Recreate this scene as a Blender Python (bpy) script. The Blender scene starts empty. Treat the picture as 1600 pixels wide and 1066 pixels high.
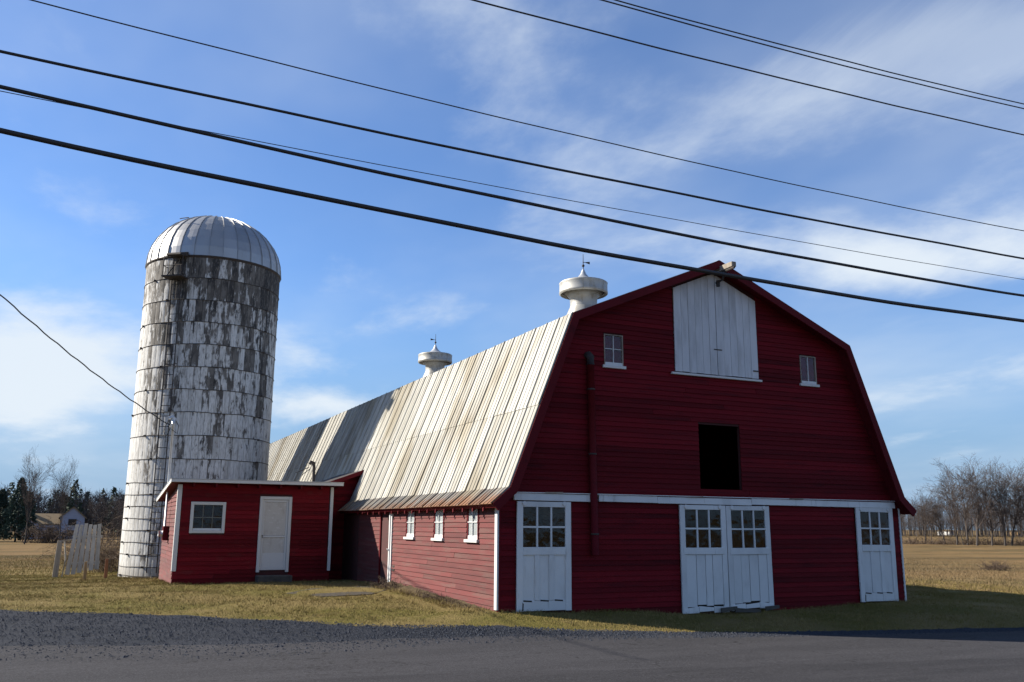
import bpy, math, random
import numpy as np
from mathutils import Vector, Matrix, noise as mnoise
random.seed(7)
sc = bpy.context.scene
col = sc.collection
R = math.radians
# ------------------------------------------------------------------ camera
cam_d = bpy.data.cameras.new('camera'); cam = bpy.data.objects.new('camera', cam_d); col.objects.link(cam)
CAM = Vector((-8.0558, -17.8917, 1.7835))
rt = Vector((0.905268, -0.424794, 0.006325)); up = Vector((-0.092393, -0.182322, 0.978888)); fw = Vector((0.414672, 0.886741, 0.204298))
m = Matrix.Identity(4)
for i in range(3):
    m[i][0] = rt[i]; m[i][1] = up[i]; m[i][2] = -fw[i]; m[i][3] = CAM[i]
cam.matrix_world = m
cam_d.sensor_width = 36; cam_d.lens = 1386.234 / 1600 * 36; cam_d.clip_end = 6000; cam_d.clip_start = .1
sc.camera = cam
# ------------------------------------------------------------------ sky and sun
SUN_PHI, SUN_EL = R(54), R(30)          # bearing from the barn's long axis towards the left, elevation
to_sun = Vector((-math.sin(SUN_PHI) * math.cos(SUN_EL), math.cos(SUN_PHI) * math.cos(SUN_EL), math.sin(SUN_EL)))
world = bpy.data.worlds.new('World'); sc.world = world; world.use_nodes = True
nt = world.node_tree; nt.nodes.clear()
def wn(t, **k):
    n = nt.nodes.new(t)
    for a, b in k.items(): setattr(n, a, b)
    return n
def wl(a, b): nt.links.new(a, b)
def wmath(op, a, b=None, c=None, clamp=False):
    n = wn('ShaderNodeMath', operation=op); n.use_clamp = clamp
    for i, v in enumerate((a, b, c)):
        if v is None: continue
        if isinstance(v, (int, float)): n.inputs[i].default_value = v
        else: wl(v, n.inputs[i])
    return n.outputs[0]
sky = wn('ShaderNodeTexSky', sky_type='NISHITA'); sky.sun_disc = False
sky.sun_elevation = SUN_EL; sky.sun_rotation = -SUN_PHI; sky.air_density = 1.0; sky.dust_density = 0.0; sky.ozone_density = 3.0; sky.altitude = 100
tc = wn('ShaderNodeTexCoord'); sep = wn('ShaderNodeSeparateXYZ'); wl(tc.outputs['Generated'], sep.inputs[0])
zc = wmath('MAXIMUM', sep.outputs[2], 0.0); zz = wmath('ADD', zc, .16)
px = wmath('DIVIDE', sep.outputs[0], zz); py = wmath('DIVIDE', sep.outputs[1], zz)
cmb = wn('ShaderNodeCombineXYZ'); wl(px, cmb.inputs[0]); wl(py, cmb.inputs[1])
def cloud(scale, sx, sy, rot, off, detail, rough, lo, hi, dist=0.0):
    mp = wn('ShaderNodeMapping'); wl(cmb.outputs[0], mp.inputs[0])
    mp.inputs['Scale'].default_value = (sx, sy, 1); mp.inputs['Rotation'].default_value = (0, 0, rot); mp.inputs['Location'].default_value = off
    n = wn('ShaderNodeTexNoise'); wl(mp.outputs[0], n.inputs['Vector'])
    n.inputs['Scale'].default_value = scale; n.inputs['Detail'].default_value = detail; n.inputs['Roughness'].default_value = rough; n.inputs['Distortion'].default_value = dist
    r = wn('ShaderNodeMapRange', interpolation_type='SMOOTHSTEP'); wl(n.outputs[0], r.inputs[0])
    r.inputs[1].default_value = lo; r.inputs[2].default_value = hi
    return r.outputs[0]
def blob(cx, cy, rx, ry, rot, amt):
    mp = wn('ShaderNodeMapping', vector_type='TEXTURE'); wl(cmb.outputs[0], mp.inputs[0])
    mp.inputs['Location'].default_value = (cx, cy, 0); mp.inputs['Rotation'].default_value = (0, 0, rot); mp.inputs['Scale'].default_value = (rx, ry, 1)
    ln = wn('ShaderNodeVectorMath', operation='LENGTH'); wl(mp.outputs[0], ln.inputs[0])
    r = wn('ShaderNodeMapRange', interpolation_type='SMOOTHSTEP'); wl(ln.outputs['Value'], r.inputs[0])
    for i, v in ((1, 1.0), (2, 0.0), (3, 0.0), (4, amt)): r.inputs[i].default_value = v
    return r.outputs[0]
def addup(*v):
    o = v[0]
    for q in v[1:]: o = wmath('ADD', o, q)
    return o
def sstep(v, lo, hi, a=0.0, b=1.0):
    r = wn('ShaderNodeMapRange', interpolation_type='SMOOTHSTEP'); wl(v, r.inputs[0])
    for i, q in ((1, lo), (2, hi), (3, a), (4, b)): r.inputs[i].default_value = q
    return r.outputs[0]
veil = cloud(.8, 1, .7, R(25), (3.1, 1.7, 0), 5, .55, .36, .80)
wn1 = cloud(2.4, 1, .38, R(-38), (5.3, 2.2, 0), 8, .62, .0, 1.0, .6)
wisp = sstep(addup(wn1, blob(1.16, .86, .62, .24, R(-52), .40), blob(1.0, .2, 1.2, .3, R(-50), .1)), .66, 1.12)
pn = cloud(1.5, 1, .75, R(12), (1.55, 7.3, 0), 9, .58, .0, 1.0, .15)
puff = sstep(addup(pn, blob(1.70, 1.42, .72, .40, R(-35), .50), blob(-.20, 3.25, .62, 1.15, R(0), .80), blob(.80, 3.35, .6, .35, R(-10), .28), blob(.75, 2.15, .6, .5, R(0), .18), blob(-2.2, 1.4, .9, .6, R(30), .35), blob(3.1, -.4, .9, .7, R(10), .35), blob(-.6, -2.3, 1.1, .7, 0, .35)), .56, .98)
c1 = wmath('ADD', wmath('MULTIPLY', veil, .38), .03); c2 = wmath('MULTIPLY', wisp, .38); c3 = wmath('MULTIPLY', puff, .94)
inv = wmath('MULTIPLY', wmath('SUBTRACT', 1.0, c1), wmath('MULTIPLY', wmath('SUBTRACT', 1.0, c2), wmath('SUBTRACT', 1.0, c3)))
cov = wmath('SUBTRACT', 1.0, inv, clamp=True)
hazef = sstep(sep.outputs[2], .30, .0, 0.0, .94)
tint = wn('ShaderNodeMix', data_type='RGBA', blend_type='MULTIPLY'); tint.inputs[0].default_value = 1.0; wl(sky.outputs[0], tint.inputs[6]); tint.inputs[7].default_value = (.80, 1.0, 1.28, 1)
mixc = wn('ShaderNodeMix', data_type='RGBA'); wl(cov, mixc.inputs[0]); 
hz = wn('ShaderNodeMix', data_type='RGBA'); wl(hazef, hz.inputs[0]); wl(tint.outputs[2], hz.inputs[6]); hz.inputs[7].default_value = (2.0, 3.2, 4.85, 1)
wl(hz.outputs[2], mixc.inputs[6])
mixc.inputs[7].default_value = (6.0, 6.6, 7.2, 1)
bg = wn('ShaderNodeBackground'); wl(mixc.outputs[2], bg.inputs[0]); bg.inputs[1].default_value = .062
wo = wn('ShaderNodeOutputWorld'); wl(bg.outputs[0], wo.inputs[0])
sun_d = bpy.data.lights.new('sun', 'SUN'); sun_d.energy = 5.0; sun_d.angle = R(.53); sun_d.color = (1.0, .92, .79)
sun = bpy.data.objects.new('sun', sun_d); col.objects.link(sun)
sun.rotation_euler = to_sun.to_track_quat('Z', 'Y').to_euler()
sc.view_settings.view_transform = 'Standard'; sc.view_settings.look = 'None'; sc.view_settings.exposure = 1.12; sc.view_settings.gamma = 1; sc.view_settings.use_curve_mapping = False
sc.render.engine = 'CYCLES'

# ------------------------------------------------------------------ helpers
def tag(o, label=None, cat=None, group=None, kind=None):
    if label: o['label'] = label
    if cat: o['category'] = cat
    if group: o['group'] = group
    if kind: o['kind'] = kind
    return o
def empty(name, loc, label, cat, group=None):
    o = bpy.data.objects.new(name, None); col.objects.link(o); o.location = loc; o.empty_display_size = .2
    return tag(o, label, cat, group)
def wloc(o):
    v = Vector((0, 0, 0))
    while o is not None: v += o.location; o = o.parent
    return v
class MB:
    def __init__(s): s.v = []; s.f = []
    def add(s, vs, fs):
        b = len(s.v); s.v.extend([tuple(v) for v in vs]); s.f.extend([tuple(i + b for i in f) for f in fs]); return s
    def box(s, x0, x1, y0, y1, z0, z1):
        return s.add([(x0,y0,z0),(x1,y0,z0),(x1,y1,z0),(x0,y1,z0),(x0,y0,z1),(x1,y0,z1),(x1,y1,z1),(x0,y1,z1)],
                     [(0,3,2,1),(4,5,6,7),(0,1,5,4),(1,2,6,5),(2,3,7,6),(3,0,4,7)])
    def hexa(s, p): # 8 points as in box order
        return s.add(p, [(0,3,2,1),(4,5,6,7),(0,1,5,4),(1,2,6,5),(2,3,7,6),(3,0,4,7)])
    def prism(s, poly, axis, a, b): # poly list of 2d points, extruded along axis
        n = len(poly)
        def P(q, t): return {'x': (t, q[0], q[1]), 'y': (q[0], t, q[1]), 'z': (q[0], q[1], t)}[axis]
        return s.add([P(q, a) for q in poly] + [P(q, b) for q in poly],
                     [tuple(range(n))[::-1], tuple(range(n, 2*n))] + [(i, (i+1) % n, n + (i+1) % n, n + i) for i in range(n)])
    def tube(s, pts, rad, n=6, cap=True):
        pts = [Vector(p) for p in pts]; b = len(s.v)
        if not hasattr(rad, '__len__'): rad = [rad] * len(pts)
        for i, p in enumerate(pts):
            d = (pts[min(i+1, len(pts)-1)] - pts[max(i-1, 0)]).normalized()
            u = d.cross(Vector((0, 0, 1)));
            if u.length < .05: u = d.cross(Vector((1, 0, 0)))
            u.normalize(); w = d.cross(u)
            for k in range(n):
                a = 2 * math.pi * k / n
                s.v.append(tuple(p + (u * math.cos(a) + w * math.sin(a)) * rad[i]))
        for i in range(len(pts)-1):
            for k in range(n):
                s.f.append((b+i*n+k, b+i*n+(k+1) % n, b+(i+1)*n+(k+1) % n, b+(i+1)*n+k))
        if cap:
            s.f.append(tuple(b+k for k in range(n))); s.f.append(tuple(b+(len(pts)-1)*n+k for k in range(n))[::-1])
        return s
    def lathe(s, prof, c, n=24, cap=False):
        b = len(s.v)
        for r, z in prof:
            for k in range(n):
                a = 2 * math.pi * k / n
                s.v.append((c[0] + r*math.cos(a), c[1] + r*math.sin(a), c[2] + z))
        for i in range(len(prof)-1):
            for k in range(n): s.f.append((b+i*n+k, b+i*n+(k+1) % n, b+(i+1)*n+(k+1) % n, b+(i+1)*n+k))
        if cap:
            s.f.append(tuple(b+k for k in range(n))[::-1]); s.f.append(tuple(b+(len(prof)-1)*n+k for k in range(n)))
        return s
    def mesh(s, name, off=(0, 0, 0), smooth=False):
        me = bpy.data.meshes.new(name)
        me.from_pydata([(v[0]-off[0], v[1]-off[1], v[2]-off[2]) for v in s.v], [], s.f); me.update()
        if smooth: me.polygons.foreach_set('use_smooth', [True] * len(me.polygons))
        return me
def link(name, me, mat, parent=None, loc=None, rot=None, scale=None):
    o = bpy.data.objects.new(name, me); col.objects.link(o)
    if mat is not None and (len(me.materials) == 0): me.materials.append(mat)
    if parent is not None: o.parent = parent
    if loc is not None: o.location = Vector(loc) - (wloc(parent) if parent else Vector((0, 0, 0)))
    if rot is not None: o.rotation_euler = rot
    if scale is not None: o.scale = scale
    return o
def part(name, mb, mat, parent, smooth=False, label=None, kind=None):
    o = link(name, mb.mesh(name, wloc(parent), smooth), mat, parent)
    return tag(o, label, kind=kind)
def bevel(o, w=.006):
    b = o.modifiers.new('bevel', 'BEVEL'); b.width = w; b.segments = 1; b.limit_method = 'ANGLE'; return o

# ------------------------------------------------------------------ materials
class NT:
    def __init__(s, name):
        s.m = bpy.data.materials.new(name); s.m.use_nodes = True; s.t = s.m.node_tree; s.t.nodes.clear()
        s.out = s.n('ShaderNodeOutputMaterial'); s.b = s.n('ShaderNodeBsdfPrincipled'); s.l(s.b.outputs[0], s.out.inputs[0])
        s.geo = s.n('ShaderNodeNewGeometry'); s.oi = s.n('ShaderNodeObjectInfo')
    def n(s, t, **k):
        x = s.t.nodes.new(t)
        for a, b in k.items(): setattr(x, a, b)
        return x
    def l(s, a, b): s.t.links.new(a, b)
    def put(s, v, i):
        if isinstance(v, (int, float)): i.default_value = v
        elif isinstance(v, (tuple, list)): i.default_value = (*v, 1) if len(v) == 3 and len(i.default_value) == 4 else v
        else: s.l(v, i)
    def math(s, op, a, b=0.0, clamp=False):
        x = s.n('ShaderNodeMath', operation=op); x.use_clamp = clamp; s.put(a, x.inputs[0]); s.put(b, x.inputs[1]); return x.outputs[0]
    def mix(s, f, a, b, mode='MIX'):
        x = s.n('ShaderNodeMix', data_type='RGBA', blend_type=mode); s.put(f, x.inputs[0]); s.put(a, x.inputs[6]); s.put(b, x.inputs[7]); return x.outputs[2]
    def rng(s, v, lo, hi, a=0.0, b=1.0):
        x = s.n('ShaderNodeMapRange', interpolation_type='SMOOTHSTEP'); s.put(v, x.inputs[0])
        for i, q in ((1, lo), (2, hi), (3, a), (4, b)): s.put(q, x.inputs[i])
        return x.outputs[0]
    def pos(s, scale=(1, 1, 1), jitter=0.0):
        x = s.n('ShaderNodeMapping'); s.l(s.geo.outputs['Position'], x.inputs[0]); x.inputs['Scale'].default_value = scale
        if jitter:
            c = s.n('ShaderNodeCombineXYZ'); r = s.math('MULTIPLY', s.oi.outputs['Random'], jitter)
            s.l(r, c.inputs[0]); s.l(r, c.inputs[1]); s.l(r, c.inputs[2]); s.l(c.outputs[0], x.inputs['Location'])
        return x.outputs[0]
    def noise(s, vec, scale=1.0, detail=4.0, rough=.55, dist=0.0):
        x = s.n('ShaderNodeTexNoise'); s.l(vec, x.inputs['Vector']); x.inputs['Scale'].default_value = scale; x.inputs['Detail'].default_value = detail
        x.inputs['Roughness'].default_value = rough; x.inputs['Distortion'].default_value = dist; return x.outputs[0]
    def bump(s, h, strength=.3, dist=.01):
        x = s.n('ShaderNodeBump'); s.l(h, x.inputs['Height']); x.inputs['Strength'].default_value = strength; x.inputs['Distance'].default_value = dist
        s.l(x.outputs[0], s.b.inputs['Normal'])
    def fin(s, c, rough=.8, metal=0.0, spec=None):
        s.put(c, s.b.inputs['Base Color']); s.put(rough, s.b.inputs['Roughness']); s.put(metal, s.b.inputs['Metallic'])
        if spec is not None: s.b.inputs['Specular IOR Level'].default_value = spec
        return s.m
def wmat(name, base, rough=.8, layers=(), rnd=0.0, jitter=0.0, bump=None, metal=0.0, spec=None):
    t = NT(name); c = base
    for L in layers:
        sc_, lo, hi, lc, amt = L[:5]; det = L[5] if len(L) > 5 else 5
        f = t.rng(t.noise(t.pos(sc_, jitter), 1.0, det, .6), lo, hi, 0.0, amt); c = t.mix(f, c, lc)
    if rnd:
        f = t.rng(t.oi.outputs['Random'], 0, 1, 1 - rnd, 1 + rnd)
        x = t.n('ShaderNodeVectorMath', operation='SCALE'); t.put(c if not isinstance(c, tuple) else c, x.inputs[0]); t.l(f, x.inputs['Scale']); c = x.outputs[0]
    if bump: t.bump(t.noise(t.pos(bump[0], jitter), 1.0, 5, .6), bump[1], bump[2])
    return t.fin(c, rough, metal, spec)

GREY = (.30, .25, .23)
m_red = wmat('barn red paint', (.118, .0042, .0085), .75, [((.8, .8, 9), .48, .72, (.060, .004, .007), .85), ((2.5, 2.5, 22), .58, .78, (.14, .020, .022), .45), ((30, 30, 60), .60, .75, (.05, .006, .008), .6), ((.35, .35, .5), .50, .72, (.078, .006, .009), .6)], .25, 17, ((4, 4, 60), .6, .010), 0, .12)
m_red2 = wmat('milk house red paint', (.130, .0055, .0095), .75, [((.8, .8, 9), .48, .72, (.085, .005, .008), .85), ((2.5, 2.5, 22), .58, .78, (.17, .03, .03), .45), ((1.6, 1.6, .8), .54, .70, (.11, .016, .016), .6), ((30, 30, 60), .60, .75, (.10, .010, .012), .6)], .26, 17, ((4, 4, 60), .6, .010), 0, .12)
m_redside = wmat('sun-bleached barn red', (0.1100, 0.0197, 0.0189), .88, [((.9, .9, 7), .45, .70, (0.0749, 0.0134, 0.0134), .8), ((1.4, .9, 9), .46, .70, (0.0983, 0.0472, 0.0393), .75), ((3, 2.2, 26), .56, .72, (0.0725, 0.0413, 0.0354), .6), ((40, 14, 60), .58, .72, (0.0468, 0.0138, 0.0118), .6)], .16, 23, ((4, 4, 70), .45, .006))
m_redtrim = wmat('dark red trim paint', (.095, .006, .010), .7, [((3, 3, 3), .5, .75, (.05, .005, .007), .7)], 0, 5, ((10, 10, 10), .2, .004), 0, .12)
m_backing = wmat('dark sheathing', (.055, .012, .012), .9, [((2, 2, 12), .45, .7, (.03, .012, .01), .8)])
m_white = wmat('weathered white paint', (.60, .605, .60), .65, [((1.4, 1.4, 1.0), .45, .75, (.45, .455, .45), .7), ((9, 9, 1.1), .58, .76, (.27, .26, .24), .55), ((26, 26, 3), .68, .78, (.17, .14, .11), .6)], .05, 11, ((40, 40, 4), .2, .003))
m_whiteclean = wmat('white trim paint', (.56, .56, .545), .6, [((8, 8, 2), .55, .8, (.50, .48, .44), .6)], .04, 3)
m_wornwood = wmat('bare weathered wood', (.27, .235, .19), .9, [((14, 14, 1.5), .45, .7, (.15, .125, .10), .8), ((40, 40, 6), .55, .75, (.37, .34, .30), .5)], .18, 9, ((50, 50, 5), .4, .004))
m_loft = wmat('thin white wash', (.57, .58, .60), .75, [((3, 3, .7), .42, .72, (.36, .365, .37), .75), ((26, 26, 1.1), .56, .76, (.40, .38, .35), .45), ((60, 60, 8), .66, .76, (.20, .17, .14), .5)], .06, 13, ((60, 60, 3), .3, .003))
m_damp = wmat('damp dark concrete', (.07, .063, .055), .9, [((6, 6, 6), .45, .7, (.04, .036, .03), .8)])
m_dark = wmat('dark interior wood', (.03, .024, .02), .95)
m_iron = wmat('dark rusty iron', (.035, .030, .028), .75, [((12, 12, 12), .5, .7, (.09, .045, .025), .7)], 0, 2, None, .2)
m_galv = wmat('galvanised metal', (.50, .51, .52), .45, [((5, 5, 5), .45, .75, (.36, .36, .36), .8), ((14, 14, 3), .6, .8, (.30, .25, .19), .5)], .06, 4, None, .55)
m_vent = wmat('painted ventilator metal', (.33, .33, .315), .5, [((6, 6, 3), .46, .72, (.22, .20, .16), .8), ((20, 20, 4), .56, .74, (.18, .15, .10), .65)], .03, 4, None, .25)
m_conc = wmat('old concrete', (.33, .31, .28), .9, [((3, 3, 3), .45, .7, (.22, .20, .17), .8), ((20, 20, 20), .55, .75, (.15, .14, .12), .5)], 0, 0, ((30, 30, 30), .4, .01))
m_cable = wmat('black cable', (.012, .012, .015), .55)
m_bark = wmat('grey bark', (.06, .05, .044), .95, [((3, 3, .8), .45, .7, (.04, .033, .028), .8)], .12, 5)
m_twig = wmat('bare twigs', (.066, .050, .043), .95, (), .18)
m_farwood = wmat('far bare wood', (.078, .066, .062), 1.0, [((.05, .05, .05), .4, .65, (.055, .05, .05), .8)])
m_ever = wmat('dark evergreen needles', (.018, .034, .020), .9, [((.6, .6, .6), .45, .7, (.034, .055, .026), .7)], .15, 3)
m_bramble = wmat('dry brown bramble', (.095, .065, .045), .95, [((2, 2, 2), .45, .7, (.06, .04, .028), .7)])

def glassmat():
    t = NT('old window glass'); t.t.nodes.remove(t.b)
    tr = t.n('ShaderNodeBsdfTransparent'); tr.inputs[0].default_value = (.92, .93, .93, 1)
    gl = t.n('ShaderNodeBsdfGlossy'); gl.inputs[0].default_value = (.9, .92, .95, 1); gl.inputs[1].default_value = .06
    df = t.n('ShaderNodeBsdfDiffuse'); df.inputs[0].default_value = (.10, .09, .075, 1)
    fr = t.n('ShaderNodeLayerWeight'); fr.inputs[0].default_value = .5; fz = t.math('ADD', t.math('MULTIPLY', t.math('POWER', fr.outputs['Facing'], 5.0), .9), .02)
    bp = t.n('ShaderNodeBump'); t.l(t.noise(t.pos((2.5, 2.5, 2.5), 9), 1, 2), bp.inputs['Height']); bp.inputs['Strength'].default_value = .15; bp.inputs['Distance'].default_value = .05
    t.l(bp.outputs[0], gl.inputs['Normal'])
    a = t.n('ShaderNodeMixShader'); t.put(t.rng(t.noise(t.pos((4, 4, 3), 7), 1, 4), .4, .75, .005, .06), a.inputs[0]); t.l(tr.outputs[0], a.inputs[1]); t.l(df.outputs[0], a.inputs[2])
    b = t.n('ShaderNodeMixShader'); t.l(fz, b.inputs[0]); t.l(a.outputs[0], b.inputs[1]); t.l(gl.outputs[0], b.inputs[2])
    t.l(b.outputs[0], t.out.inputs[0]); return t.m
m_glass = glassmat()
m_curtain = wmat('faded curtain cloth', (.52, .54, .55), .95, [((2, 26, .5), .45, .65, (.36, .375, .385), .8), ((2, 9, 2), .58, .75, (.2, .2, .21), .5)], .1, 5)
m_blind = wmat('yellowed plastic sheet', (.50, .48, .44), .6, [((5, 5, 2), .45, .7, (.36, .32, .28), .8), ((9, 2, 14), .55, .7, (.62, .61, .60), .6)])

def roofmat(name, base, rust):
    t = NT(name)
    c = t.mix(t.rng(t.noise(t.pos((.22, 5, .22), 31), 1, 5), .42, .74, 0, .85), base, (0.2248, 0.2079, 0.1571))
    c = t.mix(t.rng(t.noise(t.pos((.30, .8, .30)), 1, 4), .47, .66, 0, .8), c, (0.2025, 0.1686, 0.1070))
    c = t.mix(t.rng(t.noise(t.pos((.6, 16, .6), 9), 1, 5), .56, .72, 0, .65), c, (0.1070, 0.0839, 0.0508))
    c = t.mix(t.rng(t.noise(t.pos((7, 7, 7), 3), 1, 6), .60, .74, 0, .4), c, (0.1240, 0.1124, 0.0955))
    if rust:
        c = t.mix(t.rng(t.noise(t.pos((.8, 6, .8), 7), 1, 5), .44, .62, 0, .8), c, (0.1171, 0.0937, 0.0749))
        zf = t.n('ShaderNodeSeparateXYZ'); t.l(t.geo.outputs['Position'], zf.inputs[0])
        e = t.rng(zf.outputs[2], 2.62, 2.24, -.10, .20)
        # rust runs along the lower edge and is heavier towards the gable end
        g = t.rng(zf.outputs[1], 11.0, 0.0, -.06, .10)
        n = t.math('ADD', t.math('ADD', t.noise(t.pos((1.2, 9, 1.2), 5), 1, 6), e), g)
        c = t.mix(t.rng(n, .52, .74, 0, .95), c, (.17, .075, .03))
    f = t.rng(t.oi.outputs['Random'], 0, 1, .80, 1.12); x = t.n('ShaderNodeVectorMath', operation='SCALE'); t.l(c, x.inputs[0]); t.l(f, x.inputs['Scale'])
    t.bump(t.noise(t.pos((1.2, 3, 1.2), 3), 1, 3), .25, .03)
    return t.fin(x.outputs[0], .55, 0, .35)
m_roof = roofmat('old white metal roofing', (.40, .390, .352), False)
m_flare = roofmat('rusting metal eave sheet', (0.1592, 0.1569, 0.1499), True)

def stavemat():
    t = NT('peeling white silo stave')
    z = t.n('ShaderNodeSeparateXYZ'); t.l(t.geo.outputs['Position'], z.inputs[0])
    # old paint: nearly gone on the top courses, fairly whole lower down
    hgt = t.math('ADD', t.rng(z.outputs[2], 2.0, 12.2, -.062, .10), t.rng(z.outputs[2], 9.6, 11.8, 0.0, .09))
    r = t.math('MULTIPLY', t.math('SUBTRACT', t.oi.outputs['Random'], .5), .24)
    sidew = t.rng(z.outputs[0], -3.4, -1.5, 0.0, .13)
    lowf = t.rng(z.outputs[2], 9.0, 6.0, 0.0, 1.0)
    n1 = t.noise(t.pos((6, 6, 1.9), 41), 1, 8, .66)
    n2 = t.noise(t.pos((20, 20, 5), 13), 1, 5, .62)
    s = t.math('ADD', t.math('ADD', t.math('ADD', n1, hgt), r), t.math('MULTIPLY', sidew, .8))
    f1 = t.rng(s, .505, .615)
    paint = t.mix(t.rng(n2, .40, .66, 0, .9), (.54, .54, .53), (.37, .365, .35)); paint = t.mix(t.rng(t.noise(t.pos((5, 5, .9), 27), 1, 5), .46, .66, 0, .6), paint, (.27, .262, .245))
    conc = t.mix(t.rng(t.noise(t.pos((5, 5, 2), 3), 1, 5), .42, .62), (.074, .067, .060), (.135, .124, .112))
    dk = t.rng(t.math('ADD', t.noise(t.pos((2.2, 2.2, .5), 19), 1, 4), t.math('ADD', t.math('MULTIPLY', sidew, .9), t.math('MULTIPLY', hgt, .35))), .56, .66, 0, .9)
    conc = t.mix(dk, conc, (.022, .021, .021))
    c = t.mix(f1, paint, conc)
    c = t.mix(t.rng(t.math('ADD', n2, t.math('MULTIPLY', hgt, .35)), .60, .68, 0, .75), c, (.17, .155, .135))
    c = t.mix(t.rng(z.outputs[2], .5, -.1, 0, .6), c, (.22, .20, .17))
    t.bump(t.math('ADD', t.math('MULTIPLY', f1, -1.0), n2), .5, .008)
    return t.fin(c, .85)
m_stave = stavemat()
m_dome = wmat('dull steel dome', (.36, .36, .36), .46, [((1.2, 1.2, 1.2), .45, .75, (.28, .28, .28), .8), ((6, 6, 1), .58, .8, (.32, .27, .20), .4)], .07, 15, None, .75)

# ------------------------------------------------------------------ terrain
CP = [(0,0,-.03),(3,-.05,-.10),(6,-.1,-.22),(9,-.1,-.19),(12.1,-.1,-.14),(-.1,4,.04),(-.1,7.5,.08),(-3.5,11.2,.02),(-5.6,11.2,.0),(-1.0,10.5,.05),
      (-6.8,20,-.22),(-4,16,-.1),(-1,30,-.3),(6,10,-.1),(6,40,-.5),(12.3,20,-.3),(-8.5,13,-.08),(-12,20,-.25),
      (-9.67,6.0,-.16),(-5.8,2.7,-.15),(-2.6,-.5,-.15),(.73,-2.1,-.21),(3.2,-2.9,-.27),(7.5,-3.75,-.33),(10.8,-4.2,-.36),(20,-6,-.42),(-20,16,-.3),
      (-9.2,-1,-.22),(-3,-6.5,-.22),(4,-9,-.30),(11,-10,-.38),(22,-14,-.5),(-8,-18,.08),(-16,-4,-.22),(2,-20,-.1),(-25,-15,-.2),
      (16,2,-.22),(20,8,-.32),(30,20,-.6),(45,25,-.85),(60,60,-1.25),(110,80,-1.55),(-30,60,-1.0),(-10,60,-.95),(-60,120,-1.6),(0,110,-1.5),(60,150,-1.6),(170,60,-1.6),(60,-30,-1.),(-70,0,-1.),(30,-60,-.6),(-40,-60,-.6)]
_c = np.array(CP); 
def _phi(r2): return .5 * r2 * np.log(r2 + 1e-9)
def _solve():
    n = len(_c); P = _c[:, :2]; d2 = ((P[:, None] - P[None]) ** 2).sum(2)
    A = np.zeros((n+3, n+3)); A[:n, :n] = _phi(d2) + np.eye(n) * .02; A[:n, n] = 1; A[:n, n+1:] = P; A[n, :n] = 1; A[n+1:, :n] = P.T
    return np.linalg.solve(A, np.concatenate([_c[:, 2], [0, 0, 0]]))
_w = _solve()
def gz_arr(x, y):
    x = np.asarray(x, float); y = np.asarray(y, float); n = len(_c)
    xc = np.clip(x, -90, 190); yc = np.clip(y, -70, 150)
    d2 = (xc[..., None] - _c[:, 0]) ** 2 + (yc[..., None] - _c[:, 1]) ** 2
    z = _phi(d2) @ _w[:n] + _w[n] + _w[n+1] * xc + _w[n+2] * yc
    r = np.hypot(x - 0, y - 10); t = np.clip((r - 60) / 90, 0, 1); t = t * t * (3 - 2 * t)
    return z * (1 - t) + (-1.6) * t
def gz(x, y): return float(gz_arr(np.array([x]), np.array([y]))[0])

def groundmat():
    t = NT('winter grass ground')
    p = t.pos((1, 1, 1))
    n1 = t.noise(p, .35, 5, .6); n2 = t.noise(p, 2.2, 6, .65); n3 = t.noise(p, 24, 4, .7); big = t.noise(t.pos((.03, .09, .05)), 1, 5, .6)
    sp = t.n('ShaderNodeSeparateXYZ'); t.l(t.geo.outputs['Position'], sp.inputs[0])
    dist = t.n('ShaderNodeVectorMath', operation='DISTANCE'); t.l(t.geo.outputs['Position'], dist.inputs[0]); dist.inputs[1].default_value = (0, 5, 0)
    lawn = t.mix(t.rng(n1, .40, .62), (0.1854, 0.1401, 0.0590), (0.1180, 0.1023, 0.0295))
    lawn = t.mix(t.rng(n2, .48, .72, 0, .8), lawn, (0.1686, 0.1265, 0.0541))
    lawn = t.mix(t.rng(n3, .5, .72, 0, .6), lawn, (0.0562, 0.0403, 0.0172))
    field = t.mix(t.rng(big, .40, .62), (0.1873, 0.1218, 0.0562), (0.1124, 0.0843, 0.0398))
    field = t.mix(t.rng(n1, .5, .68, 0, .75), field, (0.0890, 0.0586, 0.0281)); field = t.mix(t.rng(t.noise(t.pos((.012, .22, .1)), 1, 5, .6), .52, .66, 0, .7), field, (0.0796, 0.0515, 0.0257))
    field = t.mix(t.rng(n2, .5, .75, 0, .45), field, (0.0656, 0.0468, 0.0234))
    c = t.mix(t.rng(dist.outputs['Value'], 17, 40), lawn, field)
    t.bump(t.math('ADD', n3, n2), .8, .05)
    return t.fin(c, 1.0, 0, .05)
m_ground = groundmat()
def spaced(a, b, fine, lo, hi):
    inner = list(np.arange(a, b + 1e-6, fine)); out = []; s = fine; v = b
    while v < hi: s *= 1.22; v += s; out.append(min(v, hi))
    s = fine; v = a; pre = []
    while v > lo: s *= 1.22; v -= s; pre.append(max(v, lo))
    return np.array(sorted(set(pre)) + inner + sorted(set(out)))
gx = spaced(-14, 26, .3, -2500, 2500); gy = spaced(-11, 28, .3, -600, 3000)
GX, GY = np.meshgrid(gx, gy); GZ = gz_arr(GX, GY)
EDGE = [(-60, 51), (-35, 28), (-20, 15), (-9.67, 6.0), (-5.8, 2.7), (-2.6, -.5), (.73, -2.1), (3.2, -2.95), (7.5, -3.75), (10.8, -4.25), (20, -6), (40, -9.5), (90, -17)]
_e = np.array(EDGE)
def edge_y(x): return np.interp(x, _e[:, 0], _e[:, 1])
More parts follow.
